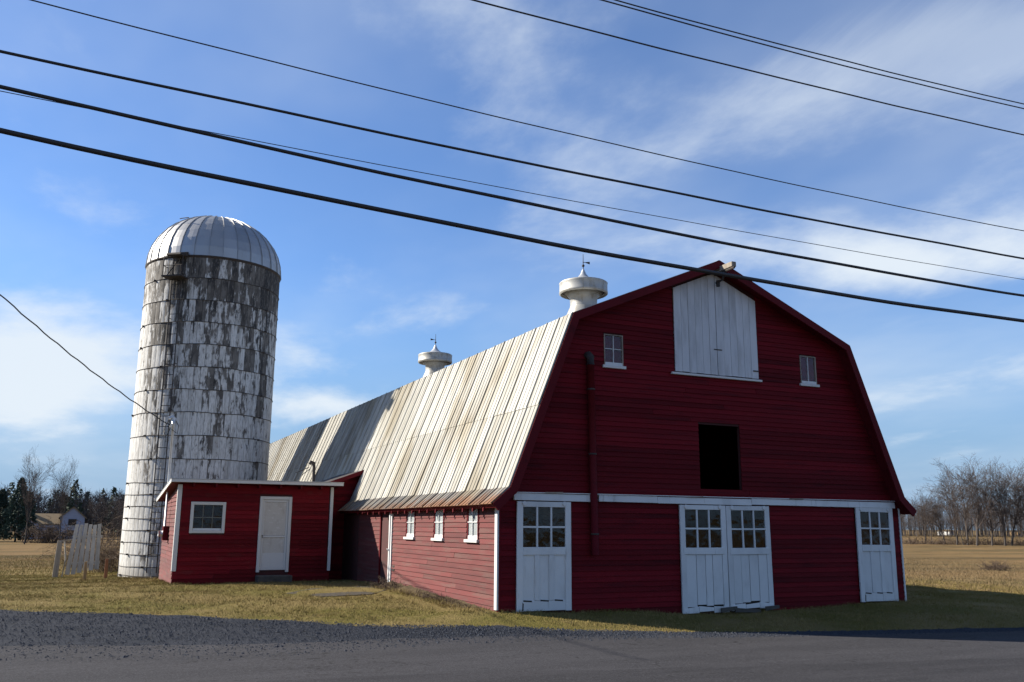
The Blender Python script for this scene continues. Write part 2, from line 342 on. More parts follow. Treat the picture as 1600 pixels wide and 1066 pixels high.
def lump(x, y):
    d = np.clip((y - edge_y(x)) / 1.0, 0, 1); return d * np.clip(1 - np.hypot(x - 4, y - 6) / 60, 0, 1) * .018 * (np.sin(x * 1.7 + np.cos(y * 1.3) * 2) + np.cos(y * 2.1 + x * .6))
GZ = GZ + lump(GX, GY) - .03 * (GY < edge_y(GX) - .25) * (np.abs(GX) < 60)
nx, ny = len(gx), len(gy)
fs = [(j*nx+i, j*nx+i+1, (j+1)*nx+i+1, (j+1)*nx+i) for j in range(ny-1) for i in range(nx-1)]
me = bpy.data.meshes.new('ground'); me.from_pydata(np.stack([GX, GY, GZ], 2).reshape(-1, 3).tolist(), [], fs); me.update()
me.polygons.foreach_set('use_smooth', [True] * len(fs))
ground = tag(link('ground', me, m_ground), 'sloping winter lawn and tan field of dry grass around the barn', None, None, 'structure')

# road and gravel: strips between polylines given west to east
ASPH = [(-60, 14), (-35, 7.2), (-20, 2.6), (-9.13, -.5), (-5.8, -1.75), (-2.0, -2.25), (.9, -2.75), (3.2, -3.15), (7.5, -3.72), (10.8, -4.20), (20, -5.94), (40, -9.42), (90, -16.92)]
NEARE = [(-60, -6), (-35, -11), (-20, -13), (-9.1, -14.5), (-5.8, -14.9), (-2.0, -15.2), (.9, -15.4), (3.2, -15.6), (7.5, -16), (10.8, -16.3), (20, -17.6), (40, -21), (90, -29)]
PATCH = [(-60, 2), (-35, -2.4), (-20, -4.2), (-9.1, -5.1), (-5.8, -5.7), (-2.6, -6.1), (0.2, -6.55), (3.2, -6.95), (6.4, -7.35), (10.8, -8.0), (20, -9.4), (40, -12.8), (90, -21)]
def resample(P, n=260):
    P = np.array(P, float)
    t = np.linspace(0, len(P)-1, n * 1); i = np.clip(t.astype(int), 0, len(P)-2); f = (t - i)[:, None]
    a = P[np.clip(i-1, 0, len(P)-1)]; b = P[i]; c = P[i+1]; d = P[np.clip(i+2, 0, len(P)-1)]
    return .5 * ((2*b) + (c-a)*f + (2*a-5*b+4*c-d)*f*f + (3*b-a-3*c+d)*f**3)
def strip(name, A, B, dz, rag, k, mat, label, seed):
    a, b = resample(A), resample(B); rs = np.random.RandomState(seed); n = len(a)
    w = np.convolve(rs.randn(n + 8), np.ones(5) / 5, 'same')[4:-4] * rag
    a = a + np.stack([w * .5, w], 1)
    V = []
    for j in range(k + 1):
        q = a + (b - a) * (j / k); V.append(np.column_stack([q, gz_arr(q[:, 0], q[:, 1]) + dz]))
    V = np.concatenate(V); F = [(j*n+i, j*n+i+1, (j+1)*n+i+1, (j+1)*n+i) for j in range(k) for i in range(n-1)]
    me = bpy.data.meshes.new(name); me.from_pydata(V.tolist(), [], [f[::-1] for f in F]); me.update(); me.polygons.foreach_set('use_smooth', [True]*len(F))
    return tag(link(name, me, mat), label, None, None, 'structure')
def asphaltmat(name, c0, c1, sp):
    t = NT(name); p = t.pos()
    n = t.noise(p, 34, 4, .8); n2 = t.noise(t.pos((.22, 1.3, 1)), 1, 6, .65); n3 = t.noise(p, 9, 5, .65)
    c = t.mix(t.rng(n2, .38, .65), c0, c1); c = t.mix(t.rng(n, .52, .68, 0, .9), c, sp); c = t.mix(t.rng(n, .48, .30, 0, .75), c, tuple(v*.35 for v in c0))
    c = t.mix(t.rng(n3, .52, .75, 0, .5), c, tuple(v*.6 for v in c0))
    cr = t.n('ShaderNodeTexVoronoi', feature='DISTANCE_TO_EDGE'); mp = t.n('ShaderNodeMapping'); t.l(t.geo.outputs['Position'], mp.inputs[0])
    add = t.n('ShaderNodeVectorMath', operation='ADD'); t.l(mp.outputs[0], add.inputs[0]); nz = t.n('ShaderNodeTexNoise'); nz.inputs['Scale'].default_value = 1.6; t.l(t.geo.outputs['Position'], nz.inputs['Vector'])
    t.l(nz.outputs[1], add.inputs[1]); t.l(add.outputs[0], cr.inputs['Vector']); cr.inputs['Scale'].default_value = .38
    crack = t.math('MULTIPLY', t.rng(cr.outputs[0], .012, .003), t.rng(n3, .45, .6))
    c = t.mix(t.math('MULTIPLY', crack, .8), c, (.02, .02, .02))
    t.bump(t.math('ADD', n, t.math('MULTIPLY', n3, .6)), .7, .012)
    return t.fin(c, .95, 0, .08)
m_asph = asphaltmat('worn asphalt', (0.0410, 0.0404, 0.0441), (0.0517, 0.0507, 0.0550), (0.0927, 0.0909, 0.0990))
m_asph2 = asphaltmat('older patched asphalt', (0.0330, 0.0327, 0.0356), (0.0445, 0.0433, 0.0472), (0.0803, 0.0794, 0.0866))
m_gravel = asphaltmat('bluestone gravel', (0.0213, 0.0244, 0.0322), (0.0311, 0.0344, 0.0437), (0.0668, 0.0732, 0.0917))
strip('gravel_apron', EDGE, [(x, y - .8) for x, y in ASPH], .012, .32, 10, m_gravel, 'blue-grey gravel apron between the lawn and the road', 1)
strip('road', ASPH, NEARE, .024, .10, 10, m_asph, 'worn grey asphalt country road in front of the barn', 2)
strip('road_patch', PATCH, [(x, y + 1.5) for x, y in NEARE], .034, .11, 8, m_asph2, 'older darker asphalt strip along the near side of the road', 3)


# ------------------------------------------------------------------ barn
W, L = 12.0, 40.0
PROF = [(-.28, 2.25), (.13, 2.60), (1.728, 6.642), (6.0, 8.471), (10.272, 6.642), (11.87, 2.60), (12.28, 2.25)]
OV = .35
barn = empty('red_barn', (0, 0, 0), 'long red gambrel barn with a pale metal roof and white sliding doors', 'barn')
def xlim(z, ins=.0):
    if z < 2.47: return 0.0, W
    if z < 2.6: x = .13 * (z - 2.47) / .13
    elif z < 6.642: x = .13 + (z - 2.6) / 4.042 * 1.598
    else: x = 1.728 + (z - 6.642) / 1.829 * 4.272
    return x + ins, W - x - ins
# openings in the gable: x0,x1,z0,z1
HOLES = [(5.41, 6.68, 2.66, 4.29), (2.73, 3.26, 5.56, 6.31), (8.81, 9.36, 5.56, 6.31),
         (.55, 1.70, .05, 2.30), (4.82, 7.35, .0, 2.30), (10.48, 11.62, .0, 2.30)]
LOFT = (4.75, 7.37, 5.52, 9.0)
def spans(z0, z1, holes, lo, hi):
    S = [(lo, hi)]
    for a, b, c, d in holes:
        if d <= z0 + .02 or c >= z1 - .02: continue
        n = []
        for p, q in S:
            if b <= p or a >= q: n.append((p, q)); continue
            if a > p: n.append((p, a))
            if b < q: n.append((b, q))
        S = n
    return [s for s in S if s[1] - s[0] > .03]
# sheathing behind the boards, with the same openings
mb = MB(); edges_z = sorted(set([-.35, 2.47, 2.6, 6.642] + [h[2] for h in HOLES] + [h[3] for h in HOLES] + list(np.arange(2.7, 8.4, .2))))
for z0, z1 in zip(edges_z[:-1], edges_z[1:]):
    a0, b0 = xlim(z0, .05); a1, b1 = xlim(z1, .05)
    for p, q in spans(z0, z1, HOLES, a0, b0):
        p1 = a1 if p == a0 else p; q1 = b1 if q == b0 else q
        mb.hexa([(p, .012, z0), (q, .012, z0), (q, .09, z0), (p, .09, z0), (p1, .012, z1), (q1, .012, z1), (q1, .09, z1), (p1, .09, z1)])
part('gable_sheathing', mb, m_backing, barn)
# side walls: left has window openings
SWIN = [(1.05, 1.70, 1.48, 2.22), (3.26, 3.93, 1.48, 2.22), (5.45, 6.15, 1.48, 2.22)]
mb = MB(); ez = sorted(set([-.35, 1.48, 2.22, 2.40]))
for z0, z1 in zip(ez[:-1], ez[1:]):
    for p, q in spans(z0, z1, SWIN, .09, L): mb.box(.012, .09, p, q, z0, z1)
part('side_sheathing', mb, m_backing, barn)
mb = MB(); mb.box(11.91, 12.0, .09, L, -.6, 2.40)
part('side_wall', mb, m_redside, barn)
mb = MB(); poly = [(.09, -.6), (.09, 2.35)] + [(x, z - .1) for x, z in PROF[1:-1]] + [(11.91, 2.35), (11.91, -.6)]
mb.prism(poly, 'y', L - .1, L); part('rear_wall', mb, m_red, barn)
mb = MB(); mb.box(.1, 11.9, .1, L - .11, -.5, -.30); part('floor', mb, m_dark, barn)
mb = MB(); mb.box(.1, 11.9, .1, L - .11, 2.40, 2.55); part('loft_floor', mb, m_dark, barn)
# clapboards, each one a board: unit board along x facing -y
EXP = .118
bm_ = MB(); bm_.add([(0, -.027, 0), (1, -.027, 0), (1, 0, 0), (0, 0, 0), (0, -.006, EXP + .012), (1, -.006, EXP + .012), (1, 0, EXP + .012), (0, 0, EXP + .012)],
                   [(0,3,2,1),(4,5,6,7),(0,1,5,4),(1,2,6,5),(2,3,7,6),(3,0,4,7)])
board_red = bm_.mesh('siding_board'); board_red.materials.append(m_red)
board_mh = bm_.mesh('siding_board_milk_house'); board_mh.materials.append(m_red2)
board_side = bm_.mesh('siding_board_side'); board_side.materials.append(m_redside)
rb = random.Random(3)
def course(parent, z, S, y, me, axis='x', split=5.2, jit=.0025):
    for p, q in S:
        cuts = [p]
        if q - p > split:
            k = rb.uniform(.3, .7); cuts.append(p + (q - p) * k)
        cuts.append(q)
        for a, b in zip(cuts[:-1], cuts[1:]):
            dz = rb.uniform(-jit, jit); dy = rb.uniform(-.003, .003); tw = rb.uniform(-.0006, .0006)
            g = .0025
            if axis == 'x': link('siding_board', me, None, parent, (a + g, y + dy, z + dz), (0, tw, 0), (b - a - 2*g, 1, 1))
            else: link('siding_board', me, None, parent, (y + dy, b - g, z + dz), (0, 0, -math.pi/2), (b - a - 2*g, 1, 1))
z = -.26; nb = 0
GH = HOLES[:3] + [(.44, 1.76, -1, 2.5), (4.74, 7.46, -1, 2.5), (10.37, 11.72, -1, 2.5), LOFT, (.36, 11.82, 2.36, 2.46)]
while z < 8.2:
    lo, hi = xlim(z + .06, .07 if z > 2.4 else .02)
    zz_ = z + EXP
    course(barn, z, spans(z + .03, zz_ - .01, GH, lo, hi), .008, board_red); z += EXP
z = -.14
SH = [(a - .05, b + .05, c - .1, d + .04) for a, b, c, d in SWIN] + [(7.45, 8.55, -1, 2.3)]
while z < 2.34:
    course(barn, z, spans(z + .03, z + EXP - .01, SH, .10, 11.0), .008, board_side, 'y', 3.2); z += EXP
# white corner boards
def board(name, x0, x1, y0, y1, z0, z1, mat, parent, lab=None, bv=.005):
    o = part(name, MB().box(x0, x1, y0, y1, z0, z1), mat, parent, label=lab)
    return bevel(o, bv) if bv else o
board('corner_board', -.032, .012, -.036, .10, .03, 2.36, m_whiteclean, barn)
board('corner_board', .014, .05, -.036, .006, .03, 2.36, m_red, barn)
board('corner_board', 11.985, 12.035, -.036, .10, -.15, 2.32, m_white, barn)
# roof deck following the gambrel, then rake boards
DK = .11
def off(P, d):
    out = []
    for i, p in enumerate(P):
        a = Vector(P[max(i-1, 0)]); b = Vector(P[min(i+1, len(P)-1)]); t = (b - a).normalized(); n = Vector((t.y, -t.x)); out.append((p[0] + n.x*d, p[1] + n.y*d))
    return out
INN = off(PROF, DK)
CUT0, CUT1, CUTZ = 12.74, 15.86, 3.68
def xl(z): return .13 + (z - 2.6) / 4.042 * 1.598
mb = MB()
def deckseg(i, y0, y1, A=PROF, B=INN): mb.prism([A[i], A[i+1], B[i+1], B[i]], 'y', y0, y1)
for i in (2, 3, 4, 5): deckseg(i, -OV + .02, L + .3)
for y0, y1 in ((-OV + .02, CUT0), (CUT1, L + .3)):
    deckseg(0, y0, y1); deckseg(1, y0, y1)
cA = [(xl(CUTZ), CUTZ), PROF[2]]; cB = [(xl(CUTZ) + .1, CUTZ - .04), INN[2]]
mb.prism([cA[0], cA[1], cB[1], cB[0]], 'y', CUT0, CUT1)
part('roof_deck', mb, m_redtrim, barn)
RK = off(PROF, .19)
for i in range(6):
    mb = MB(); pr = .012
    A = off(PROF, -.012)
    mb.prism([A[i], A[i+1], RK[i+1], RK[i]], 'y', -OV - .03, -OV + .015)
    part('rake_board', mb, m_redtrim, barn)
# rafter tails under the left eave
for k in range(18):
    y = .25 + k * .6
    if y > 10.5: break
    mb = MB(); mb.prism([(-.24, 2.17), (.02, 2.39), (.02, 2.27), (-.24, 2.10)], 'y', y, y + .05); part('rafter_tail', mb, m_redtrim, barn)
# metal sheets on the left slope
PW = .624
def sheet_mesh(name, a, b, mat, lift=.006, over=0.0, bow=0.0):
    a = Vector((a[0], a[1])); b = Vector((b[0], b[1])); t = (b - a).normalized(); n = Vector((t.y, -t.x)) * -1
    if n.x > 0: n = -n
    prof = []
    for rx in (0.0, PW/3, 2*PW/3):
        h = .030 if rx == 0 else .013
        prof += [(rx + .004, 0), (rx + .014, h), (rx + .030, h), (rx + .042, 0)]
    prof.append((PW + .01, 0.0))
    mb = MB(); rows = 5; N = len(prof)
    for j in range(rows):
        f = j / (rows - 1); p = a + (b + t * over - a) * f
        for (u, h) in prof:
            q = p + n * (lift + h + (.004 if j == rows - 1 else 0))
            mb.v.append((q.x, u, q.y))
    for j in range(rows - 1):
        for i in range(N - 1): mb.f.append((j*N+i, j*N+i+1, (j+1)*N+i+1, (j+1)*N+i))
    b0 = len(mb.v)
    for p in (a, b + t * over):
        for u in (0, PW + .01):
            q = p + n * .008; mb.v.append((q.x, u, q.y))
    mb.f += [(b0, b0+2, b0+3, b0+1), tuple(range((rows-1)*N, rows*N)) + (b0+3, b0+2), tuple(range(N-1, -1, -1)) + (b0, b0+1)]
    me = mb.mesh(name); me.materials.append(mat); return me
mid = (xl(4.55), 4.55)
sh_up = sheet_mesh('roof_sheet_up', PROF[2], mid, m_roof, .024, .12)
sh_lo = sheet_mesh('roof_sheet_low', mid, PROF[1], m_roof, .015, .03)
sh_cut = sheet_mesh('roof_sheet_cut', mid, (xl(CUTZ), CUTZ), m_roof, .015, .05)
sh_fl = sheet_mesh('eave_sheet', PROF[1], PROF[0], m_flare, .014, .03)
rr = random.Random(5)
i = 0; y = -OV - .01
while y < L + .2:
    j = lambda: (rr.uniform(-.004, .002), y, rr.uniform(-.002, .006))
    link('roof_sheet', sh_up, None, barn, j())
    cut = CUT0 - .1 < y < CUT1 - .1
    link('roof_sheet', sh_cut if cut else sh_lo, None, barn, j())
    if not cut: link('eave_sheet', sh_fl, None, barn, (rr.uniform(-.006, .002), y, rr.uniform(.0, .008)))
    y += PW; i += 1
# upper slopes and far slope, one ribbed covering each (out of sight from the road)
for nm, a, b in (('upper_roofing', 2, 3), ('upper_roofing', 3, 4), ('lower_roofing', 4, 5), ('eave_roofing', 5, 6)):
    A = Vector(PROF[a]); B = Vector(PROF[b]); t = (B - A).normalized(); n = Vector((-t.y, t.x)); mb = MB()
    mb.prism([tuple(A + n*.001), tuple(B + n*.001), tuple(B + n*.008), tuple(A + n*.008)], 'y', -OV, L + .31)
    yy = -OV
    while yy < L: mb.prism([tuple(A + n*.008), tuple(B + n*.008), tuple(B + n*.022), tuple(A + n*.022)], 'y', yy, yy + .03); yy += PW
    part(nm, mb, m_roof, barn)
mb = MB(); mb.prism([(5.8, 8.40), (6.0, 8.505), (6.2, 8.40), (6.0, 8.48)], 'y', -OV, L + .3); part('ridge_cap', mb, m_galv, barn)
# track cover boards across the gable
rc = random.Random(12)
for x0, x1, dz in ((.35, 2.28, .0), (2.50, 4.10, .004), (4.105, 6.9, -.012), (6.905, 9.0, .0), (9.005, 11.82, -.012)):
    mb = MB(); h0 = 2.345 + dz; h1 = 2.50 + dz
    mb.hexa([(x0, -.085, h0), (x1, -.085, h0 - .01), (x1, -.012, h0 - .01), (x0, -.012, h0), (x0, -.075, h1), (x1, -.075, h1 - .01), (x1, -.012, h1 - .01), (x0, -.012, h1)])
    bevel(part('track_cover', mb, m_white, barn), .006)
mb = MB(); mb.box(.36, 11.81, -.10, -.013, 2.505, 2.522); part('drip_cap', mb, m_white, barn)
for x, zz0 in ((4.95, 2.49), (8.1, 2.50), (1.1, 2.51)):
    part('loose_splinter', MB().hexa([(x, -.11, zz0), (x+.45, -.115, zz0+.005), (x+.45, -.09, zz0+.005), (x, -.09, zz0), (x, -.11, zz0+.02), (x+.45, -.115, zz0+.03), (x+.45, -.09, zz0+.03), (x, -.09, zz0+.02)]), m_wornwood, barn)

def pane_grid(parent, x0, x1, z0, z1, cols, rows, y, bar=.035, glass=m_glass, bmat=None, th=.03, axis='x'):
    bmat = bmat or m_whiteclean
    def bx(a, b, c, d, e, f): # along, depth, height
        return MB().box(a, b, c, d, e, f) if axis == 'x' else MB().box(c, d, a, b, e, f)
    cw = (x1 - x0) / cols; rh = (z1 - z0) / rows
    for i in range(cols):
        for j in range(rows):
            part('pane', bx(x0 + i*cw + .004, x0 + (i+1)*cw - .004, y + .008, y + .013, z0 + j*rh + .004, z0 + (j+1)*rh - .004), glass, parent)
    for i in range(1, cols): part('muntin', bx(x0 + i*cw - bar/2, x0 + i*cw + bar/2, y - .012, y + th - .006, z0 + .001, z1 - .001), bmat, parent)
    for j in range(1, rows): part('muntin', bx(x0 + .001, x1 - .001, y - .009, y + th - .009, z0 + j*rh - bar/2, z0 + j*rh + bar/2), bmat, parent)

# sliding doors
def sliding_door(x0, x1, zb, zt, gl0, gl1, kind, lab, seed):
    r = random.Random(seed); d = empty_part('sliding_door', ((x0+x1)/2, -.06, zb), barn, lab)
    yf, yb = -.075, -.030
    st = .145
    def bd(n, a, b, c, e, y0=yf, y1=yb, mat=m_white, tilt=0.0):
        mb = MB().hexa([(a+tilt, y0, c), (b+tilt, y0, c), (b+tilt, y1, c), (a+tilt, y1, c), (a, y0, e), (b, y0, e), (b, y1, e), (a, y1, e)])
        return bevel(part(n, mb, mat, d), .005)
    bd('stile', x0, x0 + st, zb, zt); bd('stile', x1 - st, x1, zb, zt)
    bd('top_rail', x0 + st + .002, x1 - st - .002, gl1 + .002, zt)
    zr = gl0 - (.16 if kind == 'plank' else .17)
    bd('lock_rail', x0 + st + .002 - (.07 if kind == 'plank' else 0), x1 - st - .002 + (.07 if kind == 'plank' else 0), zr, gl0 - .002, yf - (.012 if kind == 'plank' else .002), yb)
    zbr = zb + .17
    if kind == 'plank':
        n = 4; xs = [x0 + st] + sorted(x0 + st + (x1 - x0 - 2*st) * (k + r.uniform(-.12, .12)) / n for k in range(1, n)) + [x1 - st]
        for a, b in zip(xs[:-1], xs[1:]):
            bd('plank', a + .006, b - .006, zbr + r.uniform(-.03, .04), zr - .003, -.062 + r.uniform(-.006, .006), -.035, m_white)
        part('backing', MB().box(x0 + .05, x1 - .05, -.033, -.031, zb + .1, zr), m_dark, d)
        n = 3; xs = [x0 + .03 + (x1 - x0 - .06) * k / n for k in range(n + 1)]
        for k in range(n):
            dr = r.uniform(-.04, .05)
            mb = MB(); a, b = xs[k] + .004, xs[k+1] - .004; c0 = zb + r.uniform(-.02, .03); c1 = zb + r.uniform(-.02, .05)
            mb.hexa([(a, -.09, c0), (b, -.09, c1), (b, -.066, c1), (a, -.066, c0), (a, -.086, zbr - .03 + dr), (b, -.086, zbr - .03 - dr*.6), (b, -.066, zbr - .03 - dr*.6), (a, -.066, zbr - .03 + dr)])
            bevel(part('kick_board', mb, m_white, d), .005)
    else:
        part('backing', MB().box(x0 + .1, x1 - .1, -.046, -.040, zb + .05, zr), m_white, d)
        n = 3; w_ = (x1 - x0 - 2*st) / n
        for k in (1, 2): bd('mullion', x0 + st + k*w_ - .06, x0 + st + k*w_ + .06, zbr + .06, zr - .003, yf + .002, yb - .012)
        bd('bottom_rail', x0 + st + .002, x1 - st - .002, zb + .012, zbr + .05, yf, yb - .012)
        part('rot_gap', MB().hexa([(x0+st-.02, -.0765, zb+.02), (x0+st+.012, -.0765, zb+.02), (x0+st+.012, -.0755, zb+.02), (x0+st-.02, -.0755, zb+.02), (x0+st-.01, -.0765, zb+.2), (x0+st+.02, -.0765, zb+.17), (x0+st+.02, -.0755, zb+.17), (x0+st-.01, -.0755, zb+.2)]), m_dark, d)
        for k in range(3):
            a = x0 + st + k*w_ + (.07 if k else .01); part('rot_gap', MB().hexa([(a, -.078, zbr+.045), (a + .2, -.078, zbr+.03), (a+.2, -.07, zbr+.03), (a, -.07, zbr+.045), (a+.01, -.078, zbr+.075), (a+.21, -.078, zbr+.06), (a+.21, -.07, zbr+.06), (a+.01, -.07, zbr+.075)]), m_dark, d)
    pane_grid(d, x0 + st, x1 - st, gl0, gl1, 3, 2, -.055, .04, m_glass, m_white)
    for s in (x0 + .17, x1 - .17):
        part('hanger', MB().lathe([(0, 0), (.05, 0), (.05, .03), (0, .03)], (0, 0, 0), 10).__class__() if False else MB().tube([(s, -.10, zt - .04), (s, -.075, zt - .04)], .05, 10), m_white, d)
    return d
def empty_part(name, loc, parent, label=None):
    o = bpy.data.objects.new(name, None); col.objects.link(o); o.parent = parent; o.location = Vector(loc) - wloc(parent); o.empty_display_size = .1
    return tag(o, label)
dl = sliding_door(.43, 1.77, -.02, 2.32, 1.34, 2.20, 'panel', 'white sliding door nearest the sunlit side wall', 1)
d2 = sliding_door(4.73, 6.085, -.20, 2.31, 1.31, 2.20, 'plank', 'left leaf of the white double sliding door', 2)
d3 = sliding_door(6.115, 7.46, -.16, 2.31, 1.30, 2.20, 'plank', 'right leaf of the white double sliding door with splintered rail', 4)
d4 = sliding_door(10.36, 11.69, -.10, 2.33, 1.36, 2.21, 'panel', 'white sliding door at the far right corner, hanging clear of the ground', 3)
d4.rotation_euler = (0, R(.6), 0); d3.rotation_euler = (0, R(-.35), 0)
for x, y, w_, dzr in ((6.0, -.16, .45, .1), (6.55, -.17, .75, -.05), (7.3, -.18, .4, .08)):
    zb = gz(x, y) + .03
    mb = MB().hexa([(x-w_/2, y-.02, zb), (x+w_/2, y-.03, zb+dzr*.6), (x+w_/2, y+.02, zb+dzr*.6), (x-w_/2, y+.03, zb), (x-w_/2, y-.02, zb+.10), (x+w_/2, y-.03, zb+dzr*.6+.07), (x+w_/2, y+.02, zb+dzr*.6+.07), (x-w_/2, y+.03, zb+.10)])
    part('broken_board', mb, m_damp, barn)

# gable windows
def gable_window(x0, x1, z0, z1, cols, rows, lab):
    wd = empty_part('window', ((x0+x1)/2, 0, z0), barn, lab); t = .024
    for a, b, c, d in ((x0, x0+t, z0, z1), (x1-t, x1, z0, z1), (x0+t+.001, x1-t-.001, z1-t, z1), (x0+t+.001, x1-t-.001, z0, z0+.07)):
        part('frame', MB().box(a, b, -.022, .06, c, d), m_wornwood if d - c > .2 or c > z0 else m_white, wd)
    bevel(part('sill', MB().box(x0 - .05, x1 + .06, -.06, .05, z0 - .075, z0 - .004), m_whiteclean, wd))
    pane_grid(wd, x0+t, x1-t, z0+.07, z1-t, cols, rows, .0, .015, m_glass, m_white)
    part('backboard', MB().box(x0, x1, .04, .05, z0 + .07, z1 - t), m_red, wd)
gable_window(2.73, 3.26, 5.56, 6.31, 2, 2, 'four-pane window high on the left of the gable')
gable_window(8.81, 9.36, 5.56, 6.31, 2, 1, 'two-pane window high on the right of the gable')
# hay door high in the gable: two leaves of white planks
def roofz(x): 
    x = min(x, W - x); return 6.642 + (x - 1.728) / 4.272 * 1.829
for xa, xb, lab in ((4.76, 6.05, 'left leaf of the white hay door'), (6.062, 7.36, 'right leaf of the white hay door')):
    leaf = empty_part('hay_door', ((xa+xb)/2, -.03, 5.55), barn, lab)
    n = 6; xs = [xa + (xb - xa) * k / n for k in range(n + 1)]
    for k in range(n):
        a, b = xs[k] + .0025, xs[k+1] - .0025; zb = 5.55 + rb.uniform(0, .02); y = -.045 + rb.uniform(-.004, .004)
        mb = MB().hexa([(a, y, zb), (b, y, zb), (b, -.012, zb), (a, -.012, zb), (a, y, roofz(a) - .25), (b, y, roofz(b) - .25), (b, -.012, roofz(b) - .25), (a, -.012, roofz(a) - .25)])
        bevel(part('plank', mb, m_loft, leaf), .004)
bevel(board('hay_door_sill', 4.64, 7.45, -.075, .0, 5.48, 5.535, m_whiteclean, barn))
part('hay_door_latch', MB().box(5.95, 6.2, -.06, -.05, 6.20, 6.225), m_iron, barn)
part('hay_door_hinge', MB().box(7.18, 7.36, -.06, -.05, 5.74, 5.77), m_iron, barn)
# hay track beam at the peak and iron bracket
bevel(part('hay_track_beam', MB().hexa([(5.98, -.86, 8.20), (6.12, -.86, 8.20), (6.12, .1, 8.18), (5.98, .1, 8.18), (5.98, -.86, 8.33), (6.12, -.86, 8.33), (6.12, .1, 8.33), (5.98, .1, 8.33)]), m_wornwood, barn), .01)
part('hay_track_iron', MB().tube([(6.02, -.9, 8.16), (6.02, -.12, 8.16)], .03, 6).tube([(6.02, -.5, 8.16), (6.05, -.4, 7.98), (6.05, -.12, 7.95)], .03, 6).tube([(6.05, -.2, 8.0), (6.05, -.2, 7.84)], .05, 6), m_iron, barn)
# red drain pipe on the gable
dp = empty_part('drain_pipe', (2.34, -.1, 1.18), barn)
part('pipe', MB().tube([(2.36, -.115, 1.16), (2.29, -.115, 5.55)], .085, 12), m_redtrim, dp, True)
part('pipe_elbow', MB().tube([(2.29, -.115, 5.50), (2.288, -.12, 5.68), (2.28, -.05, 5.74), (2.28, .05, 5.74)], .098, 12), m_iron, dp, True)
for z_ in (1.6, 3.4, 4.9): part('pipe_strap', MB().lathe([(.09, 0), (.094, .005), (.094, .035), (.09, .04)], (2.36 - (z_-1.16)/4.39*.07, -.115, z_), 14), m_iron, dp)

# side windows with white sills
def side_window(y0, y1, z0, z1, lab):
    wd = empty_part('window', (0, (y0+y1)/2, z0), barn, lab); t = .045
    for a, b, c, d in ((y0, y0+t, z0, z1), (y1-t, y1, z0, z1), (y0+t+.001, y1-t-.001, z1-t, z1), (y0+t+.001, y1-t-.001, z0, z0+.085)):
        part('frame', MB().box(-.016, .06, a, b, c, d), m_whiteclean if (d - c < .2 and c == z0) else m_redtrim, wd)
    bevel(part('sill', MB().box(-.075, .05, y0 - .05, y1 + .07, z0 - .07, z0 - .004), m_whiteclean, wd))
    pane_grid(wd, y0+t, y1-t, z0+.085, z1-t, 2, 2, -.018, .018, m_glass, m_white, th=.028, axis='y')
    mb = MB(); n = 14
    for k in range(n):
        a = y0 + t + (y1-y0-2*t)*k/n; b = y0 + t + (y1-y0-2*t)*(k+1)/n; p = .001 + .005*(k % 2); q = .001 + .005*((k+1) % 2)
        mb.hexa([(p, a, z0 + .085), (q, b, z0 + .085), (q+.004, b, z0 + .085), (p+.004, a, z0 + .085), (p, a, z1 - t), (q, b, z1 - t), (q+.004, b, z1 - t), (p+.004, a, z1 - t)])
    part('curtain', mb, m_curtain, wd)
side_window(1.05, 1.70, 1.48, 2.22, 'side window nearest the gable corner')
side_window(3.26, 3.93, 1.48, 2.22, 'middle window of the three on the sunlit side wall')
side_window(5.45, 6.15, 1.48, 2.22, 'side window nearest the open side door')
# open side door standing out from the wall, with its dark doorway
sd = empty_part('side_door', (0, 8.0, .1), barn, 'white side door standing ajar')
part('door_frame', MB().box(-.045, .08, 7.40, 7.462, .02, 2.24), m_white, sd); part('door_frame', MB().box(-.03, .08, 8.54, 8.62, .02, 2.24), m_redtrim, sd); part('door_frame', MB().box(-.03, .08, 7.462, 8.538, 2.14, 2.24), m_redtrim, sd)
part('door_leaf', MB().hexa([(-.02, 7.47, .08), (-.07, 7.50, .08), (-.08, 7.55, .08), (-.03, 7.52, .08), (-.02, 7.47, 2.12), (-.07, 7.50, 2.12), (-.08, 7.55, 2.12), (-.03, 7.52, 2.12)]), m_white, sd)
part('door_panel', MB().box(.02, .06, 7.47, 8.53, .02, 2.13), m_red, sd)
part('knob', MB().lathe([(0, -.03), (.03, 0), (0, .03)], (-.10, 7.54, 1.1), 8), m_galv, sd, True)
board('vent_hole', -.016, .0, 7.12, 7.3, .50, .66, m_dark, barn, bv=0)
mb = MB(); n = 60
for k in range(n + 1):
    y = .05 + k * 7.2 / n; t_ = min(1, y / 6.5); h = .02 + .17 * t_ * (.7 + .6 * mnoise.noise((y * 1.7, 3, 0))) + .03 * mnoise.noise((y * 7, 1, 0)); w_ = .28 + .45 * t_ + .12 * mnoise.noise((y * 2.3, 9, 0)); z0 = gz(-.1, y)
    for f in (0, .25, .5, .75, 1): mb.v.append((.005 - w_ * f, y, gz(-w_*f, y) + h * (1 - f) ** 1.4 + .02 * mnoise.noise((y * 9, f * 7, 2)) - .03 * f))
for k in range(n):
    for j in range(4): mb.f.append((k*5+j, k*5+j+1, (k+1)*5+j+1, (k+1)*5+j))
m_earth = wmat('bare earth and leaf litter', (0.0749, 0.0562, 0.0351), 1.0, [((6, 6, 6), .42, .68, (0.1124, 0.0890, 0.0539), .8), ((30, 30, 30), .5, .7, (.08, .055, .035), .8)], 0, 0, ((25, 25, 25), .8, .03), 0, .05)
tag(link('earth_bank', mb.mesh('earth_bank', (0, 0, 0), True), m_earth), 'bank of bare earth along the foot of the sunlit side wall', None, None, 'structure')

